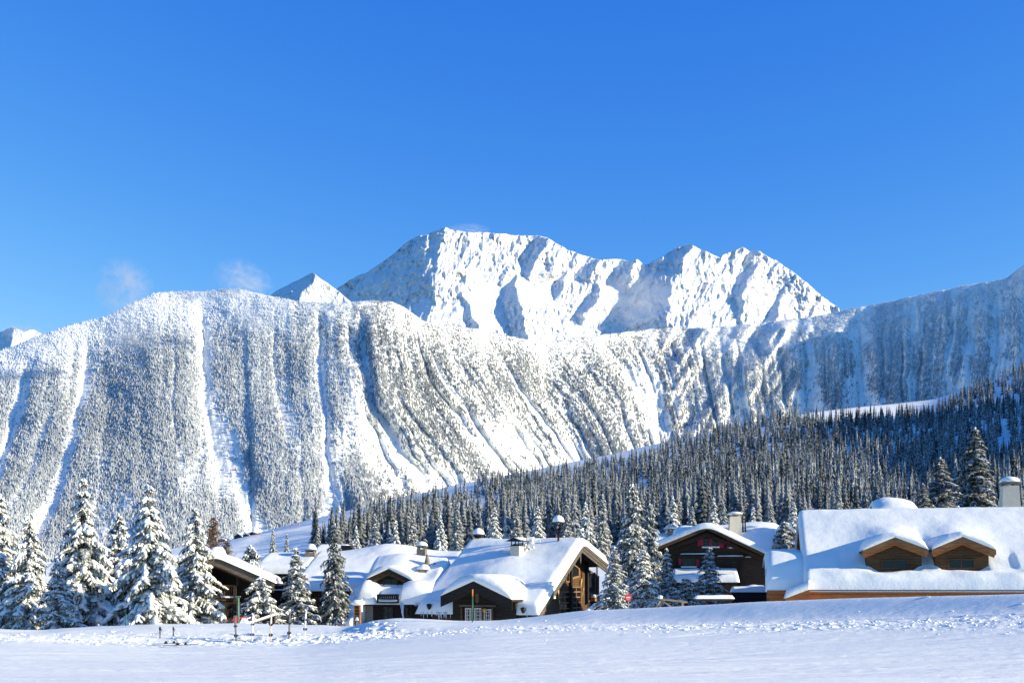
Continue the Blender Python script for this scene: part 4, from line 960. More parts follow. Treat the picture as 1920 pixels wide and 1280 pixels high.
# main roof across the back
R_ = Frame((P(1276, 1100, 108)[0], 108.0, 0), 3); rx1 = R_.hy(1492, 1000, 0)[0]
prm = [(0, 1.9), (6.8, 5.75), (13.6, 1.9)]
cross_body(R_, .8, rx1-.8, [(.8, -4.6), (12.8, -4.6), (12.8, 2.0), (6.8, 5.3), (.8, 2.0)], M['wood_dark'], ch, 'rear_wall')
roof_board(R_, 0, rx1, prm, .25, M['wood_black'], ch, 'rear_roof')
roof_snow(R_, 0, rx1, prm, .85, ch, 605, re=(1.3, .6), sm=1.1, bulges=[bump2(8.5, 6.5, 2.2, 4, .38), bump2(2.5, 6.5, 1.2, 3, -.12)], name='rear_snow')
xk, zk = R_.hy(1378, 984, 4.6)
chimney(R_, xk, 4.6, zk-1, R_.hy(1378, 968, 4.6)[1], .62, .52, ch, 'plaster', .22, 'plaster', 617, capover=.14)
mb = MB(); a_ = R_(xk+.75, 4.4, zk-.8); mb.tube([a_, a_+(0, 0, 1.9)], .07, 6); mb.tube([a_+(.25, 0, 0), a_+(.2, 0, 1.5)], .07, 6); mb.build('flue', M['black_metal'], ch)
# orange dormer at the right end
dormer(R_, (1476, 986), (1462, 1000), (1490, 1001), 1014, 1.4, 2.2, ch, ('wood_orange',), 'wood_dark', over=.3, bw=.3, hood=.35, seed=619)
# low snow wall and bench
WB = Frame(P(1372, 1112, 90)*np.array([1, 1, 0]), 4)
wl = thing('garden_wall', 'dark low wall with a flat snow top beside the shaded honey wood wing', 'wall', WB(1.2, 0, -4)); w1 = WB.hy(1437, 1112, 0)[0]
mb = MB(); mb.box(WB, 0, w1, 0, .8, -4.4, P(1372, 1109, 90)[2]); mb.build('wall', M['wood_black'], wl)
mb = MB(); snow_pile(mb, placer(WB, 'y', 0), -.05, w1, P(1372, 1109.5, 90)[2], -.85, .1, .52, 622); mb.build('snow_top', M['snow'], wl)

# low roof left of it
Q = Frame(P(1232, 1028, 118)*np.array([1, 1, 0]), 0); zq2 = P(1232, 1026, 118)[2]
cq = thing('chalet', 'low snowy roof with a slab-topped stone chimney left of the red-shuttered chalet', 'chalet', Q(0, 3, -3))
qx0, qx1 = Q.hy(1192, 1020, 0)[0], Q.hy(1290, 1020, 0)[0]
pq = [(0, zq2-.6), (4.5, zq2+1.3), (9, zq2-.6)]
cross_body(Q, qx0+.5, qx1-.4, [(.5, -4), (8.5, -4), (8.5, zq2-.6), (4.5, zq2+.9), (.5, zq2-.6)], M['wood_dark'], cq)
roof_board(Q, qx0, qx1, pq, .2, M['wood_dark'], cq); roof_snow(Q, qx0, qx1, pq, .55, cq, 631)
xk, zk = Q.hy(1262, 1000, 3.6); chimney(Q, xk, 3.6, zk-1.2, Q.hy(1262, 994, 3.6)[1]-.1, .55, .55, cq, 'stone', .22, 'stone', 633, capover=.35)
# ================================================================== the big gabled chalet in the middle
o_ = P(1008, 1150, 78.0); D = Frame((o_[0], o_[1], 0), 24); zE = o_[2]; LD = 9.35
ch = thing('chalet', 'biggest gabled chalet in the middle with a steep snow roof and a dark entrance gable', 'chalet', D(-5, 6, -4.5))
yR, zR = D.hx(1092, 1018, 0); yB, zB = D.hx(1139, 1056, 0)
yR = 8.78; zR = 3.28; yB, zB = 14.3, 1.85
prof = [(0, zE), (yR, zR), (yB, zB)]
roof_board(D, -LD, 0, prof, .26, M['wood_black'], ch)
wx = -1.35
cross_body(D, -LD+.7, wx, [(.9, -4.8), (yB-.8, -4.8), (yB-.8, zB-.15), (yR, zR-.45), (.9, zE+.15)], M['wood_brown'], ch)
for a, b in ((prof[0], prof[1]), (prof[2], prof[1])):
    for k, (h0, h1, dx) in enumerate(((.02, -.22, .0), (-.225, -.44, -.05), (-.445, -.66, -.10))):
        mb = MB(); mb.prism([D(dx, a[0], a[1]+h0), D(dx, b[0], b[1]+h0), D(dx, b[0], b[1]+h1), D(dx, a[0], a[1]+h1)], D.ex*.1); mb.build('barge_board', M['wood_grey'], ch)
yd = .35
xd, zd = D.hy(888, 1092, yd)
roof_snow(D, -LD, 0, prof, .68, ch, 701, re=(.45, .5), bulges=[bump2(xd, 3.6, 2.6, 1.8, .55), bump2(D.hy(963, 1040, 6)[0], 5.4, .8, .7, .12)], sm=.6)
# entrance gable
d_ = dormer(D, (888, 1089), (826, 1117), (960, 1124), 1172, -1.5, 6.8, ch, ('wood_black',), 'wood_black', over=1.28, bw=.75, hood=.52, seed=703, scal=False, hoodk=.6, name='entrance_gable')
yw = -.22
for a, b in (((873, 1139), (885, 1166)), ((890, 1139), (904, 1166)), ((908, 1141), (922, 1166))): window(D, 'y', yw, a, b, d_, 3, 4, 'white_paint', .035)
board(D, 'y', yw, (862, 1133), (930, 1137), d_, 'wood_grey', .003, .12, 'lintel')
for p_ in (867, 887.5, 906, 925): board(D, 'y', yw, (p_-1.3, 1137), (p_+1.3, 1168), d_, 'wood_brown', .1, .2, 'post')
mb = MB(); q = D.hy(894, 1105, -1.44); q2 = D.hy(894, 1131, -1.44); mb.prism([D(q[0]-.13, -1.44, q[1]), D(q[0]+.13, -1.44, q[1]), D(q[0]+.13, -1.44, q2[1]+.2), D(q[0], -1.44, q2[1]), D(q[0]-.13, -1.44, q2[1]+.2)], D.ey*.08); mb.build('pendant', M['wood_brown'], d_)
mb = MB(); a_ = D(D.hy(911, 1143, yw)[0], yw-.25, D.hy(911, 1143, yw)[1]); mb.blob(a_, (.13, .13, .15), 1, 0, 0, -9, 2); mb.build('wall_lamp', M['lamp'], d_)
# front wall strips under the eaves, with windows and icicles
window(D, 'y', .9, (928, 1150), (946, 1164), ch, 4, 2, 'white_paint', .035)
ul, ur = D.hy(785, 1142, 0)[0], D.hy(848, 1142, 0)[0]; vr0, vr1 = D.hy(930, 1150, 0)[0], D.hy(1004, 1150, 0)[0]
icicles(D, 'y', -.1, [(ul+.2, ur, zE-.05, 26), (vr0, vr1, zE-.05, 9)], ch, 705)
for p_, q_ in ((808, 1134), (984, 1141)):
    u, z = D.hy(p_, q_, .15); mb = MB(); c_ = D(u, -.12, z); mb.lathe(c_, [(.06, -.30), (.16, -.12), (.2, .06), (.06, .12), (.02, .14)], 10); mb.build('floodlight', M['black_metal'], ch)
# right gable wall: windows, doors, carved ornaments
window(D, 'x', wx, (1047.5, 1108), (1068, 1150), ch, 2, 4, 'wood_honey', .09, 'glazed_door')
window(D, 'x', wx, (1071, 1099), (1088, 1148), ch, 2, 5, 'wood_honey', .09, 'glazed_door')
window(D, 'x', wx, (1100.5, 1072), (1115, 1127), ch, 1, 1, 'wood_honey', .09)
window(D, 'x', wx, (1059, 1070), (1066.5, 1091), ch, 1, 1, 'wood_honey', .07)
pl = placer(D, 'x', wx); pts = [D.hx(a, b, wx) for a, b in ((1069, 1086), (1085, 1081), (1085, 1065), (1072, 1055), (1069, 1058))]
cross_body(D, -6, wx-.02, [(yB-.81, -4.8), (16.4, -4.8), (16.4, 0.9), (yB-.81, 1.5)], M['wood_black'], ch, 'rear_wing')
cx_, cz_ = np.mean([p[0] for p in pts]), np.mean([p[1] for p in pts]); mb = MB()
inn = [(cx_+(p[0]-cx_)*.78, cz_+(p[1]-cz_)*.78) for p in pts]
for i in range(5):
    a, b, c2, d2 = pts[i], pts[(i+1) % 5], inn[(i+1) % 5], inn[i]
    mb.hexa([pl(*a, .003), pl(*b, .003), pl(*c2, .003), pl(*d2, .003), pl(*a, .1), pl(*b, .1), pl(*c2, .1), pl(*d2, .1)], 0)
mb.add([pl(*p, .02) for p in inn], [tuple(range(5))], 1); mb.build('window', [M['wood_honey'], M['glass']], ch)
for px_, q0, q1 in ((1067.5, 1062, 1150), (1098, 1050, 1132)): board(D, 'x', wx, (px_-1.2, q0), (px_+1.2, q1), ch, 'wood_black', .003, .24, 'post')
for (a, b), rz_, s_ in (((1087, 1092), .35, .30), ((1044.5, 1112), -.2, .30), ((1091, 1105), .3, .16), ((1089.5, 1113), .3, .15), ((1046, 1128), -.2, .15)):
    u, z = D.hx(a, b, wx); mb = MB()
    V = []; n = 14
    for d in (.1, .15):
        for k in range(n):
            t = 6.283*k/n; qx = .30*s_*math.cos(t)*(1 if math.sin(t) > 0 else .6); qz = s_*1.25*math.sin(t)
            V.append(pl(u+qx*math.cos(rz_)+qz*math.sin(rz_), z-qx*math.sin(rz_)+qz*math.cos(rz_), d))
    mb.add(V, [tuple(range(n-1, -1, -1)), tuple(range(n, 2*n))]+[(k, (k+1) % n, n+(k+1) % n, n+k) for k in range(n)], 0); mb.build('carved_ornament', M['snowshoe'], ch)
for px_, q0, q1 in ((1089, 1030, 1057), (1120.5, 1053, 1081)):
    u, z1 = D.hx(px_, q0, -.1); _, z0_ = D.hx(px_, q1, -.1); mb = MB(); mb.prism([D(-.18, u-.09, z1), D(-.18, u+.09, z1), D(-.18, u+.09, z0_+.3), D(-.18, u, z0_), D(-.18, u-.09, z0_+.3)], D.ex*.08); mb.build('pendant', M['wood_grey'], ch)
board(D, 'x', wx, (1104.5, 1119), (1115, 1126), ch, 'wood_honey', .1, .5, 'flower_box')
mb = MB(); u0, u1, z0_, z1_ = rect(D, 'x', wx, (1105, 1114), (1115, 1119)); snow_pile(mb, pl, u0, u1, z0_, .1, .5, .22, 708); mb.build('box_snow', M['snow'], ch)
# chimney with its metal hood, aerial and the two roof lanterns
cy_ = 5.9; xk, zk = D.hy(965, 1043, cy_-.3); z1_ = D.hy(965, 1023, cy_-.3)[1]
mb = MB(); mb.box(D, xk-.36, xk+.36, cy_-.3, cy_+.6, zk-.8, z1_); cm = mb.build('chimney', M['plaster'], ch)
mb = MB()
mb.prism([D(xk-.42, cy_-.38, z1_), D(xk+.42, cy_-.38, z1_), D(xk, cy_-.38, z1_+.16)], D.ey*1.05)
for a in (-.3, .3):
    for b in (cy_-.25, cy_+.5): mb.box(D, xk+a-.03, xk+a+.03, b, b+.05, z1_+.02, z1_+.38)
mb.prism([D(xk-.68, cy_-.55, z1_+.36), D(xk+.68, cy_-.55, z1_+.36), D(xk, cy_-.55, z1_+.62)], D.ey*1.4); mb.build('chimney_hood', M['black_metal'], cm)
mb = MB(); mb.blob(D(xk+.05, cy_+.2, z1_+.52), (.62, .66, .16), 4, .06, 0, -.4, 2); mb.build('snow_cap', M['snow'], cm)
mb = MB(); a_ = D(D.hy(989, 1035, 6.8)[0], 6.8, D.hy(989, 1035, 6.8)[1]-.3); top = a_+np.array([0, 0, 1.5])
mb.tube([a_, top], .05, 5)
for t, l in ((.55, .55), (.7, .5), (.85, .42)): mb.tube([a_+(top-a_)*t-(l, 0, -.12), a_+(top-a_)*t+(l, 0, .14)], .035, 4)
mb.tube([a_+(0, 0, 1.1), a_+(.9, .1, 1.35)], .04, 4); mb.tube([a_+(0, 0, .9), a_+(.5, .1, .2)], .03, 4); mb.tube([a_+(.85, .1, 1.34), a_+(1.0, .1, 1.05)], .035, 4)
mb.build('aerial', M['white_paint'], ch)
mb = MB(); rr_ = np.random.default_rng(9)
for _ in range(26): mb.blob(a_+np.array([rr_.uniform(-.45, .45), rr_.uniform(-.1, .1), rr_.uniform(.3, 1.5)]), (rr_.uniform(.05, .13),)*3, int(rr_.integers(999)), .3)
mb.build('aerial_frost', M['snow'], ch)['kind'] = 'stuff'
def lantern(px, py_top, py_rim, py_base, Y, label):
    s = Y/FPX; o = P(px, py_base, Y); t = thing('roof_lantern', label, 'lantern', o, 'roof lanterns with snow domes'); zt = (HZ-py_rim)*s; R = 11.2*s; hgt = (py_rim-py_top)*s
    mb = MB(); stem_top = o[2]+(zt-o[2])*.42
    mb.tube([o-(0, 0, 1.0), (o[0], o[1], stem_top)], .085, 8)
    for k in range(4):
        a = .5+1.571*k; e = np.array([math.cos(a), math.sin(a), 0])
        mb.tube([(o[0], o[1], stem_top-.1), np.array((o[0], o[1], stem_top+.12))+e*R*.55, np.array((o[0], o[1], zt-.18))+e*R*.85, np.array((o[0], o[1], zt))+e*R*.8], [.05, .045, .04, .04], 6)
    mb.build('stand', M['black_metal'], t)
    mb = MB(); mb.lathe((o[0], o[1], zt), [(R*.95, -.04), (R*.95, .03), (.1, .10)], 20); mb.build('shade', M['black_metal'], t)
    mb = MB(); mb.lathe((o[0], o[1], zt+.032), [(R*.98, 0), (R*1.0, hgt*.12), (R*.93, hgt*.38), (R*.76, hgt*.66), (R*.48, hgt*.88), (R*.2, hgt*.98), (.01, hgt)], 24); mb.build('snow_dome', M['snow'], t)
    mb = MB(); mb.tube([(o[0], o[1], zt+hgt-.05), (o[0], o[1], zt+hgt+.55)], [.045, .025], 6); mb.build('finial', M['black_metal'], t)
lantern(1047, 966, 979, 1011, 86.0, 'roof lantern with a snow dome standing tall on its stem, right of the chimney')
lantern(897, 990, 1002, 1012, 89.5, 'roof lantern with a snow dome sitting low at the left end of the ridge')
# snowy stair rail at the right foot
SR = D(1.2, 2.0, 0)
st = thing('stair_rail', 'red-brown stair railing thick with snow at the right corner of the biggest gabled chalet', 'railing', SR+(0, 0, -3))
a_ = P(1102, 1147, 78.5); b_ = P(1143, 1121, 81.5)
mb = MB(); nrm = np.array([0, 0, 1.0])
mb.prism([a_, b_, b_-(0, 0, .14), a_-(0, 0, .14)], (0.03, .09, 0)); mb.prism([a_-(0, 0, .5), b_-(0, 0, .5), b_-(0, 0, .62), a_-(0, 0, .62)], (0.03, .09, 0))
for k in range(12):
    c_ = a_+(b_-a_)*(k+.3)/12; mb.tube([c_-(0, 0, 1.3), c_-(0, 0, .1)], .035, 4)
mb.build('rail', M['wood_brown'], st)
mb = MB()
for k in range(16): mb.blob(a_+(b_-a_)*(k+.3)/16+(0, 0, .10), (.2, .22, .17), k, .12)
mb.build('rail_snow', M['snow'], st)

# ================================================================== chalet with the dormer over a small balcony
o_ = P(668, 1130, 83.5); K = Frame((o_[0], o_[1], 0), 10); zE = o_[2]; kx1 = K.hy(800, 1128, 0)[0]
ch = thing('chalet', 'low chalet with one dormer over a small balcony, left of the biggest gabled chalet', 'chalet', K(3, 4, -4.5))
zr_ = K.hy(700, 1042, 5.2)[1]-.55; prof = [(0, zE), (5.2, zr_), (10, zE)]
xl_ = K.hy(692, 1050, 5.2)[0]
cross_body(K, .55, kx1, [(.8, -5), (9.4, -5), (9.4, zE), (5.2, zr_-.4), (.8, zE+.2)], M['wood_black'], ch)
roof_board(K, 0, kx1+.4, prof, .18, M['wood_black'], ch)
ydk = 2.0; xdc = K.hy(732, 1070, ydk)[0]; xb0, xb1 = K.hy(703, 1112, .2)[0], K.hy(748, 1112, .2)[0]
def notch(X, Y): return -0.62*((X > xb0) & (X < xb1))*(1-sstep(1.15, 1.5, Y))+.40*np.exp(-((Y-.75)/.8)**2)*((X < xb0-.1)*np.exp(-((X-xb0+.9)/.9)**2)+(X > xb1+.1)*np.exp(-((X-xb1-1.0)/1.2)**2))
roof_snow(K, 0, kx1+.4, prof, .62, ch, 711, re=(.45, .34), bulges=[notch, bump2(xdc, 4.3, 1.8, 1.4, .45), bump2(K.hy(800, 1060, 3)[0], 3.0, .9, 1.0, -.25), lambda X, Y: -.50*sstep(1.2, 1.7, Y)*(1-sstep(2.6, 3.2, Y))*(1-sstep(1.0, 1.5, np.abs(X-xdc)))], sm=.6)
dk = dormer(K, (729, 1066), (687, 1085), (777, 1090), 1108, ydk-.35, 3.6, ch, ('wood_dark', 'wood_brown'), 'wood_black', over=.45, bw=.26, hood=.30, win=[((719, 1084), (747, 1104), 2, 2, 'wood_dark')], seed=713)
mb = MB(); pl = placer(K, 'y', -.12); u0, z1_ = K.hy(707, 1113, -.12); u1, z0_ = K.hy(748, 1130, -.12)
slab(mb, pl, u0, u1, z1_-.16, z1_, 0, .1); slab(mb, pl, u0, u1, z0_, z0_+.1, 0, .1); slab(mb, pl, u0, u1, z0_+.28, z0_+.36, 0, .1); slab(mb, pl, u0, u1, z1_-.40, z1_-.30, .0, .08)
slab(mb, pl, u0, u0+.1, z0_+.1, z1_-.16, 0, .1); slab(mb, pl, u1-.1, u1, z0_+.1, z1_-.16, 0, .1)
for k in range(10): uu = u0+.1+(u1-u0-.2)*(k+.5)/10; slab(mb, pl, uu-.055, uu+.055, z1_-.30, z1_-.16, .01, .08)
ba = mb.build('balcony', M['wood_black'], ch)
mb = MB(); snow_pile(mb, pl, u0+.1, u1-.1, z0_+.36, -.25, .06, .26, 715); snow_pile(mb, pl, u0+.1, u1-.1, z0_+.1, -.2, .06, .12, 716); mb.build('balcony_snow', M['snow'], ba)
window(K, 'y', .8, (718, 1136), (738, 1164), ch, 2, 1, 'wood_dark'); window(K, 'y', .8, (757, 1134), (772, 1162), ch, 1, 1, 'wood_dark')
board(K, 'y', .8, (676, 1133), (700, 1172), ch, 'plaster_grey', .003, .1, 'plaster_panel')
icicles(K, 'y', -.1, [(K.hy(748, 1130, -.1)[0], K.hy(756, 1130, -.1)[0], zE-.05, 5), (K.hy(775, 1130, -.1)[0], kx1, zE-.05, 8)], ch, 717)
mb = MB(); c_ = K(K.hy(755, 1132, -.1)[0], -.1, K.hy(755, 1132, -.1)[1]); mb.tube([c_, c_-(.02, 0, .6), c_-(-.1, 0, 1.3)], [.12, .09, .03], 6); mb.build('icicle', M['ice'], ch)
# side lean-to, all in blue shade
SL = []; ns_ = 12
mb = MB(); top_r = P(694, 1098, 82); 
for j in range(ns_+1):
    t = j/ns_; py_t = 1097+72*t; xr_px = 694-38*t; xl_px = 664-46*t
    for i in range(9):
        s_ = i/8; pxx = xl_px+(xr_px-xl_px)*s_; rise = 6*math.sin(math.pi*min(1, s_*.9+.1))*(1-t)-4*(1-s_)**2*(1-t); SL.append(P(pxx, py_t-rise+5*(1-s_)*(1-t), 87.0-6.0*t-1.6*s_))
SLb = [np.array(p)+np.array([.2, 2.2, -.9]) for p in SL]; n = len(SL); g = grid_faces(ns_+1, 9); nr, nc = ns_+1, 9
rim = np.concatenate([np.arange(nc), np.arange(1, nr)*nc+nc-1, (nr-1)*nc+np.arange(nc-2, -1, -1), np.arange(nr-2, 0, -1)*nc]); rn = np.roll(rim, -1)
mb.add(SL+SLb, np.concatenate([g, g[:, ::-1]+n, np.stack([rim, rim+n, rn+n, rn], -1)]), 0, True); mb.build('side_snow', M['snow'], ch)
# chimneys
xk, zk = K.hy(791, 1040, 6.4); chimney(K, xk, 6.4, zk-1.2, K.hy(791, 1029, 6.4)[1], .36, .34, ch, 'stone', .34, 'stone', 719, capover=.06)
xk, zk = K.hy(794, 1076, 3.4); z1_ = K.hy(794, 1071, 3.4)[1]; chimney(K, xk, 3.4, zk-.9, z1_-.12, .36, .36, ch, 'stone', .42, 'stone', 720, capover=.08)
mb = MB(); c_ = K(K.hy(801, 1054, 3.8)[0], 3.8, z1_+.25); mb.lathe(c_, [(.12, 0), (.2, .25), (.19, .55), (.13, .78), (.09, .86), (.11, .96), (.05, 1.06)], 12); mb.build('cowl', M['stone'], ch)
mb = MB(); mb.tube([c_+(.15, 0, .1), c_+(.55, .05, .32), c_+(.62, .05, .42)], [.05, .05, .08], 6); mb.build('pipe', M['stone'], ch)
# snowy display case at its corner
pc = P(669, 1160, 78.2); db = thing('display_case', 'narrow wooden display case with snow inside at the left corner of the one-dormer chalet', 'display case', pc+(0, 0, -.6))
FB = Frame((pc[0], pc[1], 0), 10); z0_, z1_ = P(669, 1172, 78.2)[2], P(669, 1132, 78.2)[2]; w_ = .22
mb = MB()
for a in (-w_, w_-.07): mb.box(FB, a, a+.07, 0, .3, z0_, z1_)
mb.box(FB, -w_, w_, .25, .3, z0_+.3, z1_)
for f_ in (.18, .45, .60, .75, .97): mb.box(FB, -w_+.07, w_-.07, .0, .25, z0_+(z1_-z0_)*f_, z0_+(z1_-z0_)*f_+.05)
mb.prism([FB(-w_-.1, -.05, z1_), FB(w_+.1, -.05, z1_), FB(0, -.05, z1_+.18)], FB.ey*.4); mb.build('case', M['wood_honey'], db)
mb = MB(); mb.blob(FB(0, .12, z0_+(z1_-z0_)*.20+.05), (.2, .18, .3), 3, .1, 0, 0, 2); mb.build('shelf_snow', M['snow'], db); mb = MB(); mb.blob(FB(0, .12, z1_+.1), (.5, .35, .22), 5, .15, 0, -.2, 2); mb.build('case_snow', M['snow'], db)

# ================================================================== broad long roof further left
B = Frame((P(575, 1106, 90)[0], 90.0, 0), 4); zE = P(575, 1106, 90)[2]
ch = thing('chalet', 'broad long snow roof with two chimneys between the balcony chalet and the one-dormer chalet', 'chalet', B(3, 7, -4.5))
bx0 = B.hy(497, 1045, 8)[0]; bx1 = B.hy(868, 1045, 8)[0]; bm = B.hy(560, 1100, 0)[0]
zr_ = B.hy(700, 1030, 9)[1]-.55; sl = (zr_-zE)/9.0
yl_ = 4.3
cross_body(B, bm, bx1-.5, [(1.0, -5), (17, -5), (17, zE), (9, zr_-.5), (1.0, zE+.2)], M['wood_dark'], ch)
cross_body(B, bx0+1.0, bm-.01, [(yl_+1.2, -5), (17, -5), (17, zE), (9, zr_-.5), (yl_+1.2, zE+sl*(yl_+1.2)-.4)], M['wood_black'], ch, 'side_wall')
roof_board(B, bm-.5, bx1, [(0, zE), (9, zr_), (18, zE)], .2, M['wood_dark'], ch); roof_board(B, bx0, bm-.51, [(yl_, zE+sl*yl_), (9, zr_), (18, zE)], .2, M['wood_dark'], ch)
roof_snow(B, bm-.55, bx1, [(0, zE), (9, zr_), (18, zE)], .6, ch, 731, re=(.5, .4), sm=.8, bulges=[bump2(5, 8.5, 3, 2.5, .3), bump2(B.hy(735, 1024, 9)[0], 9.5, 2.6, 3, .35)])
roof_snow(B, bx0, bm-.2, [(yl_, zE+sl*yl_), (9, zr_-.05), (18, zE)], .6, ch, 733, re=(.7, .5), sm=.8, name='side_snow')
board(B, 'y', .98, (572, 1108), (612, 1145), ch, 'wood_brown', .003, .08, 'wall_panel')
window(B, 'y', .9, (597, 1112), (613, 1140), ch, 1, 1, 'wood_orange'); board(B, 'y', .9, (591, 1118), (595, 1142), ch, 'wood_orange', .003, .2, 'post')
railing(B, 'y', -.2, (566, 1143), (618, 1162), ch, 'wood_brown', 14, True, 'balcony_railing', 735)
railing(B, 'y', yl_+.2, (498, 1096), (550, 1108), ch, 'wood_black', 10, True, 'balcony_railing', 737)
mb = MB(); u, z = B.hy(529, 1081, yl_+1.0); mb.blob(B(u, yl_+1.0, z), (.16, .16, .2), 2, 0, 0, -9, 2); mb.build('wall_lamp', M['lamp'], ch)
xk, zk = B.hy(583, 1038, 7.4); chimney(B, xk, 7.4, zk-.8, B.hy(583, 1036, 7.4)[1]+.02, .45, .42, ch, 'stone', .5, 'stone', 739, capover=.02)
xk, zk = B.hy(650, 1037, 9.2); z1_ = B.hy(650, 1033, 9.2)[1]; mb = MB(); mb.box(B, xk-.5, xk+.5, 8.7, 9.7, zk-1.4, z1_); cm = mb.build('chimney', M['brick'], ch)
mb = MB(); mb.box(B, xk-.62, xk+.62, 8.58, 9.82, z1_+.003, z1_+.32); mb.box(B, xk-.42, xk+.42, 8.8, 9.6, z1_+.322, z1_+.5); mb.build('chimney_cap', M['black_metal'], cm)
# taller snow roof behind it
T_ = Frame((P(578, 1040, 102)[0], 102.0, 0), 4); tz = P(578, 1017, 104)[2]-.5; tx1 = T_.hy(640, 1030, 0)[0]
ct_ = thing('chalet', 'snowy roof block rising behind the broad long roof, left of the slim dark spruce', 'chalet', T_(1.5, 3, -3))
pt_ = [(0, tz-1.3), (4, tz), (8, tz-1.6)]
cross_body(T_, .4, tx1-.4, [(.5, -4), (7.5, -4), (7.5, tz-1.7), (4, tz-.4), (.5, tz-1.4)], M['wood_dark'], ct_); roof_board(T_, 0, tx1, pt_, .2, M['wood_dark'], ct_); roof_snow(T_, 0, tx1, pt_, .55, ct_, 741, re=(.5, .5))

# ================================================================== chalet with the balcony at the left
o_ = P(403, 1100, 78.0); A = Frame((o_[0], o_[1], 0), -98)       # x back into the house, y to the left
ch = thing('chalet', 'dark chalet with a carved barge board and balcony, right of the big snow-laden spruces', 'chalet', A(4, -1, -4.5))
yr, zr = A.hx(514, 1091, 0); yp, zp = A.hx(403, 1043, 0); yl, zl = yp*2-yr, zr
prof = [(yr, zr), (yp, zp), (yl, zl)]
roof_board(A, .08, 8, prof, .22, M['wood_black'], ch)
roof_snow(A, 0, 8, prof, .42, ch, 751, re=(.3, .4), sm=.4)
for a, b in ((prof[0], prof[1]), (prof[2], prof[1])):
    for k, (h0, h1, dx) in enumerate(((.02, -.30, 0), (-.303, -.62, .03))):
        mb = MB(); mb.prism([A(dx, a[0], a[1]+h0), A(dx, b[0], b[1]+h0), A(dx, b[0], b[1]+h1), A(dx, a[0], a[1]+h1)], A.ex*.06); mb.build('barge_board', M['wood_grey'], ch)
    mb = MB(); n = 30
    for k in range(n):
        t = (k+.5)/n; y = a[0]+(b[0]-a[0])*t; z = a[1]+(b[1]-a[1])*t-.62; w_ = abs(b[0]-a[0])/n*.42; mb.prism([A(.03, y-w_, z+.02), A(.03, y+w_, z+.02), A(.03, y, z-.16)], A.ex*.05)
    mb.build('carved_trim', M['wood_dark'], ch)
wxa = 2.6
cross_body(A, wxa, 7.6, [(yr+1.3, -4.8), (yl-1.3, -4.8), (yl-1.3, zl+.2), (yp, zp-.3), (yr+1.3, zr+.4)], M['wood_black'], ch)
board(A, 'x-', wxa, (380, 1128), (452, 1185), ch, 'plaster_grey', .003, .12, 'plaster_panel')
window(A, 'x-', wxa-.12, (426, 1132), (442, 1160), ch, 2, 3, 'wood_dark')
mb = MB(); pl = placer(A, 'x-', .5)
u0, u1, z0_, z1_ = rect(A, 'x-', .5, (385, 1120), (441, 1126)); mb.box(A, .5, wxa, u0, u1, z0_, z1_); mb.build('balcony_floor', M['wood_brown'], ch)
o2 = railing(A, 'x-', .6, (385, 1096), (441, 1119), ch, 'wood_brown', 13, False, 'balcony_railing', 753, .6)
mb = MB(); snow_pile(mb, pl, u0, u1, z1_, -.1, .12, .12, 755); mb.build('balcony_snow', M['snow'], ch)
board(A, 'x-', .55, (438, 1098), (444, 1176), ch, 'wood_dark', 0, .25, 'post'); board(A, 'x-', .6, (443.5, 1068), (447, 1098), ch, 'wood_dark', 0, .15, 'post'); board(A, 'x-', .6, (479, 1082), (482, 1092), ch, 'wood_dark', 0, .15, 'post')
mb = MB(); a_ = P(452, 1112, 78.6); b_ = P(482, 1096, 78.6); mb.tube([a_, (a_+b_)/2+(0, 0, -.12), b_], .09, 6); mb.build('brace', M['wood_dark'], ch)
mb = MB(); c_ = A(A.hx(400, 1036, .8)[0]*0+.9, yp, zp+.2); mb.blob(c_, (.7, .8, .55), 8, .12, 0, -.3, 2); mb.build('ridge_snow', M['snow'], ch)
# deck railing at its foot
dr = thing('deck_railing', 'dark deck railing with snow on top right of the balcony chalet', 'railing', P(487, 1165, 76))
a_ = P(456, 1146, 76.5); b_ = P(517, 1151, 75.6); mb = MB()
mb.prism([a_, b_, b_-(0, 0, .12), a_-(0, 0, .12)], (0, .1, 0))
for k in range(18):
    c_ = a_+(b_-a_)*(k+.4)/18; mb.box(lambda x, y, z, c=c_: c+np.array([x, y, z]), -.055, .055, .02, .07, -1.1, -.121)
mb.build('rail', M['wood_black'], dr)
mb = MB()
V = [P(461, 1145, 77.0), P(516, 1150, 75.7), P(505, 1147.5, 79.0), P(463, 1135, 79.5)]; mb.hexa([v-(0, 0, .1) for v in V]+V); mb.build('deck_snow', M['snow'], dr)
hr = thing('handrail', 'pale handrail under a strip of snow sloping down left behind the planted skis', 'railing', P(490, 1168, 70))
a_ = P(459, 1170, 69.0); b_ = P(517, 1151, 72.5); mb = MB(); mb.prism([a_, b_, b_-(0, 0, .1), a_-(0, 0, .1)], (.02, .1, 0))
for t in (.30, .52, .97): c_ = a_+(b_-a_)*t; mb.tube([c_, c_-(0, 0, 1.4)], .045, 6)
mb.build('rail', M['wood_grey'], hr)
mb = MB()
for k in range(22): mb.blob(a_+(b_-a_)*(k+.5)/22+(0, .04, .03), (.13, .10, .075), k, .1)
mb.build('rail_snow', M['snow'], hr)

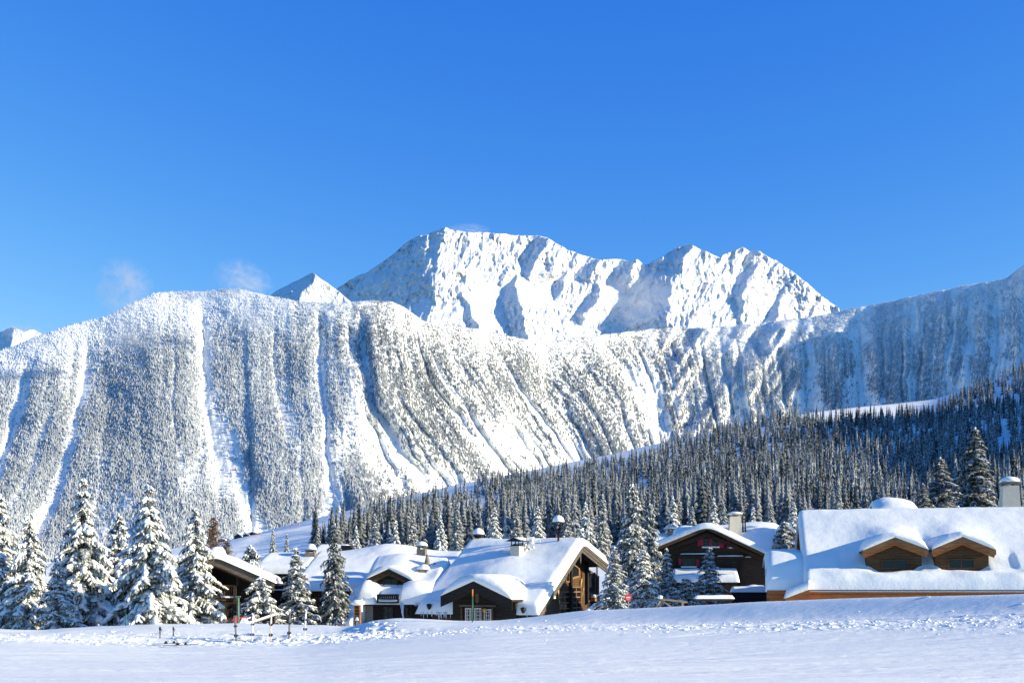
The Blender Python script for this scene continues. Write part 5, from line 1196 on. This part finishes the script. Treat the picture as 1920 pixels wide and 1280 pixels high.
# ================================================================== chalet hidden behind the left spruces
H_ = Frame((P(60, 1095, 92)[0], 92.0, 0), 0); hx1 = H_.hy(385, 1090, 0)[0]; hz = P(60, 1092, 92)[2]
ch = thing('chalet', 'snowy roof with a cream gabled chimney half hidden behind the left spruces', 'chalet', H_(6, 4, -4.5))
ph = [(0, hz), (6.5, hz+2.0), (13, hz)]
cross_body(H_, .6, hx1-.6, [(.8, -5), (12, -5), (12, hz), (6.5, hz+1.6), (.8, hz)], M['wood_dark'], ch); roof_board(H_, 0, hx1, ph, .2, M['wood_dark'], ch); roof_snow(H_, 0, hx1, ph, .6, ch, 761)
xk, zk = H_.hy(227, 1046, 6); z1_ = H_.hy(227, 1029, 6)[1]
mb = MB(); mb.box(H_, xk-.55, xk+.55, 5.6, 6.6, zk-1.5, z1_); cm = mb.build('chimney', M['plaster'], ch)
mb = MB(); mb.prism([H_(xk-.68, 5.45, z1_), H_(xk+.68, 5.45, z1_), H_(xk, 5.45, z1_+.34)], H_.ey*1.3); mb.build('chimney_cap', M['plaster'], cm)
# ------------------------------------------------------------------ small things around the village
def gp(px, Y): return np.array([(px-CX)/FPX*Y, Y, on_ground(px, Y)])
def find_Y(px, py, a=40, b=70):
    ys = np.linspace(a, b, 400); q = HZ-ground_full(np.full(400, float(px)), ys)/ys*FPX
    return float(ys[int(np.argmin(np.abs(q-py)))])
m, nt, b = mat('ski_topsheet'); b.inputs['Base Color'].default_value = (.10, .10, .12, 1); b.inputs['Roughness'].default_value = .3; M['ski'] = m
M['ski_white'] = plain('white_ski_topsheet', (.62, .62, .65), .35)
M['ski_red'] = plain('pale_ski_topsheet', (.50, .42, .40), .35)
def ski_mesh(mb, o, d, side, L_=1.65, w=.085):
    """one ski: o the tail, d its direction, side its width direction; tip turned up"""
    d = d/np.linalg.norm(d); side = side/np.linalg.norm(side); nrm = np.cross(d, side); V = []; st = [(0, .9, 0), (.25, .8, 0), (.5, .7, 0), (.75, .85, 0), (.92, .95, .03), (.98, .6, .08), (1, .2, .11)]
    for t, ww, lift in st:
        for s_, h in ((-1, 0), (1, 0), (1, .025), (-1, .025)): V.append(o+d*L_*t+side*s_*w*ww*.6+nrm*(lift+h))
    F_ = [(3, 2, 1, 0)]+[(i*4+k, i*4+(k+1) % 4, i*4+4+(k+1) % 4, i*4+4+k) for i in range(len(st)-1) for k in range(4)]+[tuple(len(st)*4-4+k for k in range(4))]
    mb.add(V, F_)
def bindings(mb, o, d, side, L_, fr=(.42, .58)):
    d = d/np.linalg.norm(d); side = side/np.linalg.norm(side); nrm = np.cross(d, side); f = lambda x, y, z: o+side*x+d*y+nrm*z
    for q, ln in ((fr[0], .16), (fr[1], .12)):
        mb.box(f, -.045, .045, L_*q-ln*.5, L_*q+ln*.5, .026, .075); mb.box(f, -.04, .04, L_*q-ln*.25, L_*q+ln*.3, .0755, .13); mb.box(f, -.075, .075, L_*q-.02, L_*q+.02, .028, .05)
for px_, top, base, mt, lab in ((443, 1153, 1203, 'ski', 'dark skis planted upright below the red-orange pad'), (472, 1148, 1202, 'ski_white', 'white skis planted upright beside the lower end of the handrail'), (507, 1149, 1203, 'ski_red', 'pale skis planted upright in front of the deck railing'), (541, 1147, 1199, 'ski', 'dark skis planted upright in front of the slim snow-laden spruce'), (571, 1141, 1191, 'ski_white', 'white skis planted upright nearest the broad long roof, last of the row')):
    Y = find_Y(px_, base, 50, 62); o = gp(px_, Y); Lv = (base-top)/FPX*Y; t = thing('ski_pair', lab, 'skis', o, 'skis planted in the snow'); L_ = Lv+.25
    lean = RNG.uniform(-.05, .05)
    for s_ in (-1, 1):
        mb = MB(); a_ = o+np.array([s_*.014, s_*.01, -.25]); d = np.array([lean+s_*.01, .02*s_, 1.0]); sd = np.array([.55, s_*.85, 0.0]); ski_mesh(mb, a_, d, sd, L_, .075); q = mb.build('ski', M[mt], t)
        mb = MB(); bindings(mb, a_, d, sd, L_, (.36, .66)); mb.build('binding', M['black_metal'], q)
for px_, base, lab in ((298, 1196, 'ski pole of the left pair leaning together on the snow mound'), (301, 1195, 'ski pole of the left pair leaning together on the snow mound'), (324, 1191, 'ski pole of the right pair standing on the snow mound'), (326, 1191, 'ski pole of the right pair standing on the snow mound')):
    Y = find_Y(px_, base, 55, 66); o = gp(px_, Y); lf = px_ < 310; tx = 300 if lf else 325.5; top = P(tx+(.6 if px_ % 2 else -.6), 1175, Y)
    t = thing('ski_pole', lab, 'ski pole', o, 'ski poles on the mound at the left' if lf else 'ski poles on the mound at the right'); mb = MB(); mb.tube([o-(0, 0, .3), top], .016, 6); mb.build('shaft', M['black_metal'], t)
    mb = MB(); d = (top-o)/np.linalg.norm(top-o); mb.tube([top-d*.16, top-d*.02, top+d*.02], [.03, .035, .03], 6); mb.tube([top-d*.03, top-d*.14+(.09, 0, 0), top-d*.24+(.03, 0, 0)], .012, 4); mb.build('grip', M['black_metal'], t)
for px_, py_, lab in ((297, 1210, 'dark ski lying flat on the churned snow, farther to the left of two'), (318, 1213, 'dark ski lying flat on the churned snow, nearer to the right of two')):
    Y = find_Y(px_-12, py_, 45, 60); o = gp(px_-12, Y)+(0, 0, .07); t = thing('ski', lab, 'ski', o, 'skis lying on the snow'); d = np.array([1.0, .25, .02]); sd = np.array([-.25, 1, 0])
    mb = MB(); ski_mesh(mb, o, d, sd, 1.6, .10); mb.build('blade', M['ski'], t); mb = MB(); bindings(mb, o, d, sd, 1.6, (.38, .60)); mb.build('binding', M['black_metal'], t)

def pole(name, label, cat, px_, top, base, Y, segs, r=.035, group=None):
    o = P(px_, base, Y); t = thing(name, label, cat, o, group); z = lambda py: (HZ-py)/FPX*Y
    for nm, a, b_, mt in segs: mb = MB(); mb.tube([(o[0], o[1], z(b_)), (o[0], o[1], z(a))], r, 8); mb.build(nm, M[mt], t)
    return t
pole('marker_pole', 'thin green marker pole with an orange top in front of the entrance gable', 'pole', 886, 1104, 1166, 57.2, (('shaft', 1117.2, 1172, 'green'), ('tip', 1104, 1117, 'orange')), .032)
pole('marker_pole', 'short thin green marker pole in front of the left spruces', 'pole', 236, 1150, 1178, 63.5, (('shaft', 1150, 1182, 'green'),), .032)
M['green_pale'] = plain('faded_green_paint', (.10, .20, .15), .6)
t = pole('post', 'stout faded green post behind the red-orange pad', 'post', 447, 1118, 1172, 66.0, (('shaft', 1118, 1180, 'green_pale'),), .055)
mb = MB(); o = P(447, 1119, 66.0); mb.box(lambda x, y, z: o+np.array([x, y, z]), -.16, .12, -.08, .08, 0.003, .07); mb.build('arm', M['green_pale'], t)
o = P(438, 1170, 66.5); t = thing('crash_pad', 'red-orange crash pad half covered by a wedge of snow', 'pad', o)
f = lambda x, y, z: o+np.array([x, y, z]); mb = MB(); mb.box(f, 0, .24, -.05, .3, -.4, .44); mb.box(f, .245, .72, .0, .3, -.4, .43); mb.build('pad', M['signal_red'], t)
mb = MB(); mb.prism([f(.26, -.1, -.4), f(.98, -.1, -.4), f(.70, -.1, .36), f(.52, -.1, .39), f(.30, -.1, -.05)], (0, .5, 0)); mb.build('pad_snow', M['snow'], t)

# round red sign
Y = 60.0; o = P(1178, 1147, Y); t = thing('round_sign', 'round red sign with a white bar on a short post by the snow bank', 'sign', o); s_ = Y/FPX; zc = (HZ-1119.5)*s_; R = 6.6*s_
mb = MB(); mb.tube([(o[0], o[1]+.03, o[2]-.6), (o[0], o[1]+.03, zc+.1)], .035, 8); mb.build('post', M['wood_pale'], t)
def disc(mb, r, y0, y1, n=28): mb.prism([(o[0]+r*math.cos(6.283*k/n), o[1]+y0, zc+r*math.sin(6.283*k/n)) for k in range(n)], (0, y1-y0, 0))
M['sign_red'] = plain('sign_red_paint', (.62, .02, .025), .45, var=.05); M['sign_white'] = plain('sign_white_paint', (.8, .78, .78), .5, var=.05)
mb = MB(); disc(mb, R, -.015, .0); mb.build('disc', M['sign_red'], t)
mb = MB(); f = lambda x, y, z: np.array([o[0]+x, o[1]+y, zc+z]); mb.box(f, -R*.62, R*.62, -.021, -.0155, -R*.13, R*.13)
for zz, w_ in ((.42, .5), (-.42, .55), (-.62, .3)):
    k = -w_
    while k < w_: mb.box(f, R*k, R*(k+.09), -.021, -.0155, R*(zz-.045), R*(zz+.045)); k += .14
mb.build('lettering', M['sign_white'], t)

# wooden fence and bench rail by the right-hand trees
t = thing('wooden_fence', 'short weathered fence with a braced post in front of the small open-branched spruce', 'fence', P(1265, 1140, 60)); Y = 60.0
mb = MB(); a_, b_ = P(1238, 1120.5, Y), P(1289, 1126.5, Y+1); mb.prism([a_, b_, b_-(0, 0, .10), a_-(0, 0, .10)], (.01, .14, 0)); mb.build('rail', M['wood_grey'], t)
for p_, q_ in ((1238.5, 1122), (1280, 1126)):
    mb = MB(); c_ = P(p_, q_, Y+.2); mb.box(lambda x, y, z: c_+np.array([x, y, z]), -.06, .06, -.05, .07, -1.1, -.06); mb.build('post', M['wood_pale'], t)
mb = MB(); mb.tube([P(1239, 1124, Y+.1), P(1256, 1136, Y+.1), P(1262, 1140, Y+.1)], .045, 5); mb.tube([P(1238, 1126, Y+.1), P(1229, 1139, Y+.1)], .045, 5); mb.build('brace', M['wood_pale'], t)
mb = MB(); mb.blob(P(1238, 1119, Y+.1), (.16, .16, .12), 3, .1); mb.build('post_snow', M['snow'], t)
t = thing('bench_rail', 'low dark rail with a strip of snow at the foot of the blue-shaded spruce', 'rail', P(1345, 1128, 72)); Y = 72.0
mb = MB(); a_, b_ = P(1303, 1122, Y), P(1376, 1121.5, Y); mb.prism([a_, b_, b_-(0, 0, .14), a_-(0, 0, .14)], (0, .3, 0))
for p_ in (1325, 1348, 1370): c_ = P(p_, 1126, Y+.1); mb.box(lambda x, y, z: c_+np.array([x, y, z]), -.06, .06, 0, .12, -.9, .0)
mb.build('rail', M['wood_dark'], t)
mb = MB(); snow_pile(mb, placer(Frame((a_[0], a_[1], 0), 0), 'y', 0), -.05, b_[0]-a_[0]+.05, a_[2]+.0, -.32, .04, .24, 805); mb.build('rail_snow', M['snow'], t)

# far off on the ski run: cabins, a lift pylon and marker posts
def on_hill(px_, back=.985):
    Y = float(Yc_h(px_))*back; z = float(hill_z(np.array([float(px_)]), np.array([Y]))[0]); return np.array([(px_-CX)/FPX*Y, Y, z])
for px_, w_, h_, lab in ((416, 8, 3, 'tiny brown cabin with a snow roof, leftmost at the foot of the ski run'), (446, 9, 5, 'tiny dark cabin with a steep snow roof on the ski run, tallest of four'), (461, 8, 3.5, 'tiny cabin between the tallest one and the longest one on the ski run'), (473, 11, 3.5, 'tiny long cabin on the ski run, rightmost beside the red netting')):
    o = on_hill(px_, .97); t = thing('cabin', lab, 'cabin', o, 'cabins at the foot of the ski run'); Fc = Frame((o[0], o[1], o[2]), 20)
    mb = MB(); mb.prism([Fc(-w_/2, 0, -1), Fc(w_/2, 0, -1), Fc(w_/2, 0, h_*.5), Fc(0, 0, h_), Fc(-w_/2, 0, h_*.5)], Fc.ey*7); mb.build('wall', M['wood_dark'] if w_ != 8 else M['wood_brown'], t)
    mb = MB(); e = w_/2+.6; mb.prism([Fc(-e, -.6, h_*.5-.2), Fc(0, -.6, h_+.03), Fc(e, -.6, h_*.5-.2), Fc(e, -.6, h_*.5+.7), Fc(0, -.6, h_+1.0), Fc(-e, -.6, h_*.5+.7)], Fc.ey*8.2); mb.build('roof_snow', M['snow'], t)
a_, b_ = on_hill(466, .955), on_hill(488, .955); t = thing('safety_net', 'strip of red safety netting beside the tiny cabins', 'netting', a_); mb = MB()
mb.prism([a_+(0, 0, -.5), b_+(0, 0, -.5), b_+(0, 0, 1.6), a_+(0, 0, 1.6)], (0, .15, 0)); mb.build('net', M['signal_red'], t)
o = on_hill(897, .985); t = thing('lift_pylon', 'grey ski lift pylon with a red pad on the ridge of the ski run', 'pylon', o)
mb = MB(); mb.tube([o-(0, 0, 1), o+(0, 0, 13)], [.55, .35], 8); mb.build('mast', M['zinc'], t); mb = MB(); mb.tube([o+(-5, 0, 12.6), o+(5, 0, 13.2)], .3, 6); mb.build('crossarm', M['zinc'], t)
mb = MB(); mb.tube([o+(0, 0, .01), o+(0, 0, 2.4)], .95, 10); mb.build('pad', M['signal_red'], t)
for px_, bk in ((592, .99), (632, .99), (560, .93), (546, .90)):
    o = on_hill(px_, bk); t = thing('marker_post', 'tiny red piste marker post along the far ski run', 'marker', o, 'red marker posts of the far ski run'); mb = MB(); mb.tube([o-(0, 0, .5), o+(0, 0, 2.2)], .5, 6); mb.build('post', M['signal_red'], t)

# ------------------------------------------------------------------ wisps of cloud on the mountains
def cloud(label, px_, py_, Y, rx, ry, rz, dens, seed, tilt=0):
    c = P(px_, py_, Y); s_ = Y/FPX
    V, T = ICO[2]; o = link('cloud', np_mesh('cloud', V*np.array([rx*s_, rz, ry*s_]), None, T), None); o.location = tuple(c); o.rotation_euler = (0, math.radians(tilt), 0)
    m = bpy.data.materials.new('cloud_mist'); m.use_nodes = True; nt = m.node_tree; nt.nodes.remove(nt.nodes['Principled BSDF'])
    vp = nt.nodes.new('ShaderNodeVolumePrincipled'); vp.inputs['Color'].default_value = (.97, .97, .97, 1); vp.inputs['Anisotropy'].default_value = .3
    tc = nt.nodes.new('ShaderNodeTexCoord'); mp = nt.nodes.new('ShaderNodeMapping'); mp.inputs['Scale'].default_value = (1/(rx*s_), 1/rz, 1/(ry*s_)); L(nt, tc.outputs['Object'], mp.inputs[0])
    n = noise_node(nt, 1.9, 6, .66, mp.outputs[0], 1.2); mp2 = nt.nodes.new('ShaderNodeMapping'); mp2.inputs['Location'].default_value = (seed*3.1, seed*1.7, 0); L(nt, mp.outputs[0], mp2.inputs[0]); L(nt, mp2.outputs[0], n.inputs['Vector'])
    ln = nt.nodes.new('ShaderNodeVectorMath'); ln.operation = 'LENGTH'; L(nt, mp.outputs[0], ln.inputs[0])
    fall = ramp(nt, ln.outputs['Value'], [(0.1, 1.0), (0.95, 0.0)]); e = ramp(nt, n.outputs[0], [(0.44, 0.0), (0.66, 1.0)])
    L(nt, math_n(nt, 'MULTIPLY', math_n(nt, 'MULTIPLY', fall.outputs[0], e.outputs[0]), dens), vp.inputs['Density']); L(nt, vp.outputs[0], nt.nodes['Material Output'].inputs['Volume'])
    o.data.materials.append(m); return tag(o, label, 'cloud', None, 'thing')
cloud('faint cloud puff rising into the sky above the left mountain shoulder', 232, 540, 3900, 62, 66, 90, .022, 1)
cloud('grey mist hanging on the forest below the left mountain shoulder', 243, 625, 3500, 80, 48, 60, .024, 2)
cloud('wisp of cloud drifting off the flat mountain top', 458, 527, 3950, 66, 44, 80, .024, 3, 25)
cloud('thin mist over the trees below the flat mountain top', 470, 595, 3600, 62, 42, 60, .018, 4)
cloud('bluish cloud lying in the hollow between the two highest massifs', 1195, 562, 7000, 105, 66, 200, .008, 5)
cloud('thin plume of blown snow on the highest summit', 880, 430, 8300, 48, 13, 60, .016, 6)
cloud('low cloud over the distant snow ridge at the left edge', 38, 622, 8200, 60, 16, 100, .012, 7)
# ------------------------------------------------------------------ sky, sun, camera
sc = bpy.context.scene
EV = 0.80; SKY_GRADE = ((1.584, 2.1, 0.181), (2.763, 1.19, 0.503), (3.77, 0.40, 0.922))
w = bpy.data.worlds.new('World'); sc.world = w; w.use_nodes = True
nt = w.node_tree; bg = nt.nodes['Background']
sky = nt.nodes.new('ShaderNodeTexSky'); sky.sky_type = 'NISHITA'; sky.sun_disc = False
elev = math.asin(SUN[2]); az = math.atan2(SUN[0], SUN[1])
sky.sun_elevation = elev; sky.sun_rotation = az
sky.altitude = 1900; sky.air_density = 1.0; sky.dust_density = 0.3; sky.ozone_density = 2.0
sp = nt.nodes.new('ShaderNodeSeparateColor'); cb = nt.nodes.new('ShaderNodeCombineColor'); L(nt, sky.outputs[0], sp.inputs[0])
for i, (h_, g_, t_) in enumerate(SKY_GRADE):       # a deep, dry high-mountain blue
    q = math_n(nt, 'MULTIPLY', math_n(nt, 'MINIMUM', sp.outputs[i], (1.35, 1.6, 2.0)[i]*h_), 1/h_)
    zen = math_n(nt, 'POWER', math_n(nt, 'MINIMUM', math_n(nt, 'MULTIPLY', q, 1/0.63), 1.0), 0.7)      # the zenith darkens
    L(nt, math_n(nt, 'MULTIPLY', math_n(nt, 'MULTIPLY', math_n(nt, 'POWER', q, g_), zen if i == 2 else 1.0), t_/(0.1*2**EV)), cb.inputs[i])
tcw = nt.nodes.new('ShaderNodeTexCoord'); sw = nt.nodes.new('ShaderNodeSeparateXYZ'); L(nt, tcw.outputs['Generated'], sw.inputs[0])
below = math_n(nt, 'GREATER_THAN', sw.outputs[2], -0.01)            # under the horizon: dim blue-white valley light
L(nt, mixc(nt, below, (0.25, 0.6, 1.4), cb.outputs[0]), bg.inputs[0])
bg.inputs[1].default_value = 0.10
ld = bpy.data.lights.new('sun', 'SUN'); ld.energy = 5.0; ld.angle = math.radians(0.53); ld.color = (1.0, 0.885, 0.62)
lo = bpy.data.objects.new('sun', ld); C.objects.link(lo)
lo.rotation_euler = Vector(-SUN).to_track_quat('-Z', 'Y').to_euler(); lo.location = (60, -20, 60)
cd = bpy.data.cameras.new('camera'); cam = bpy.data.objects.new('camera', cd); C.objects.link(cam)
cam.location = (0, 0, 0); cam.rotation_euler = (math.radians(90), 0, 0)
cd.sensor_width = 36; cd.lens = 40; cd.shift_y = (HZ-640)/1920; cd.clip_start = 0.5; cd.clip_end = 40000
sc.camera = cam
sc.view_settings.view_transform = 'Standard'; sc.view_settings.look = 'None'; sc.view_settings.exposure = EV; sc.view_settings.gamma = 1
sc.cycles.use_denoising = True; sc.cycles.max_bounces = 6; sc.cycles.diffuse_bounces = 3; sc.cycles.glossy_bounces = 2; sc.cycles.transmission_bounces = 2
sc.cycles.volume_bounces = 1; sc.cycles.transparent_max_bounces = 8
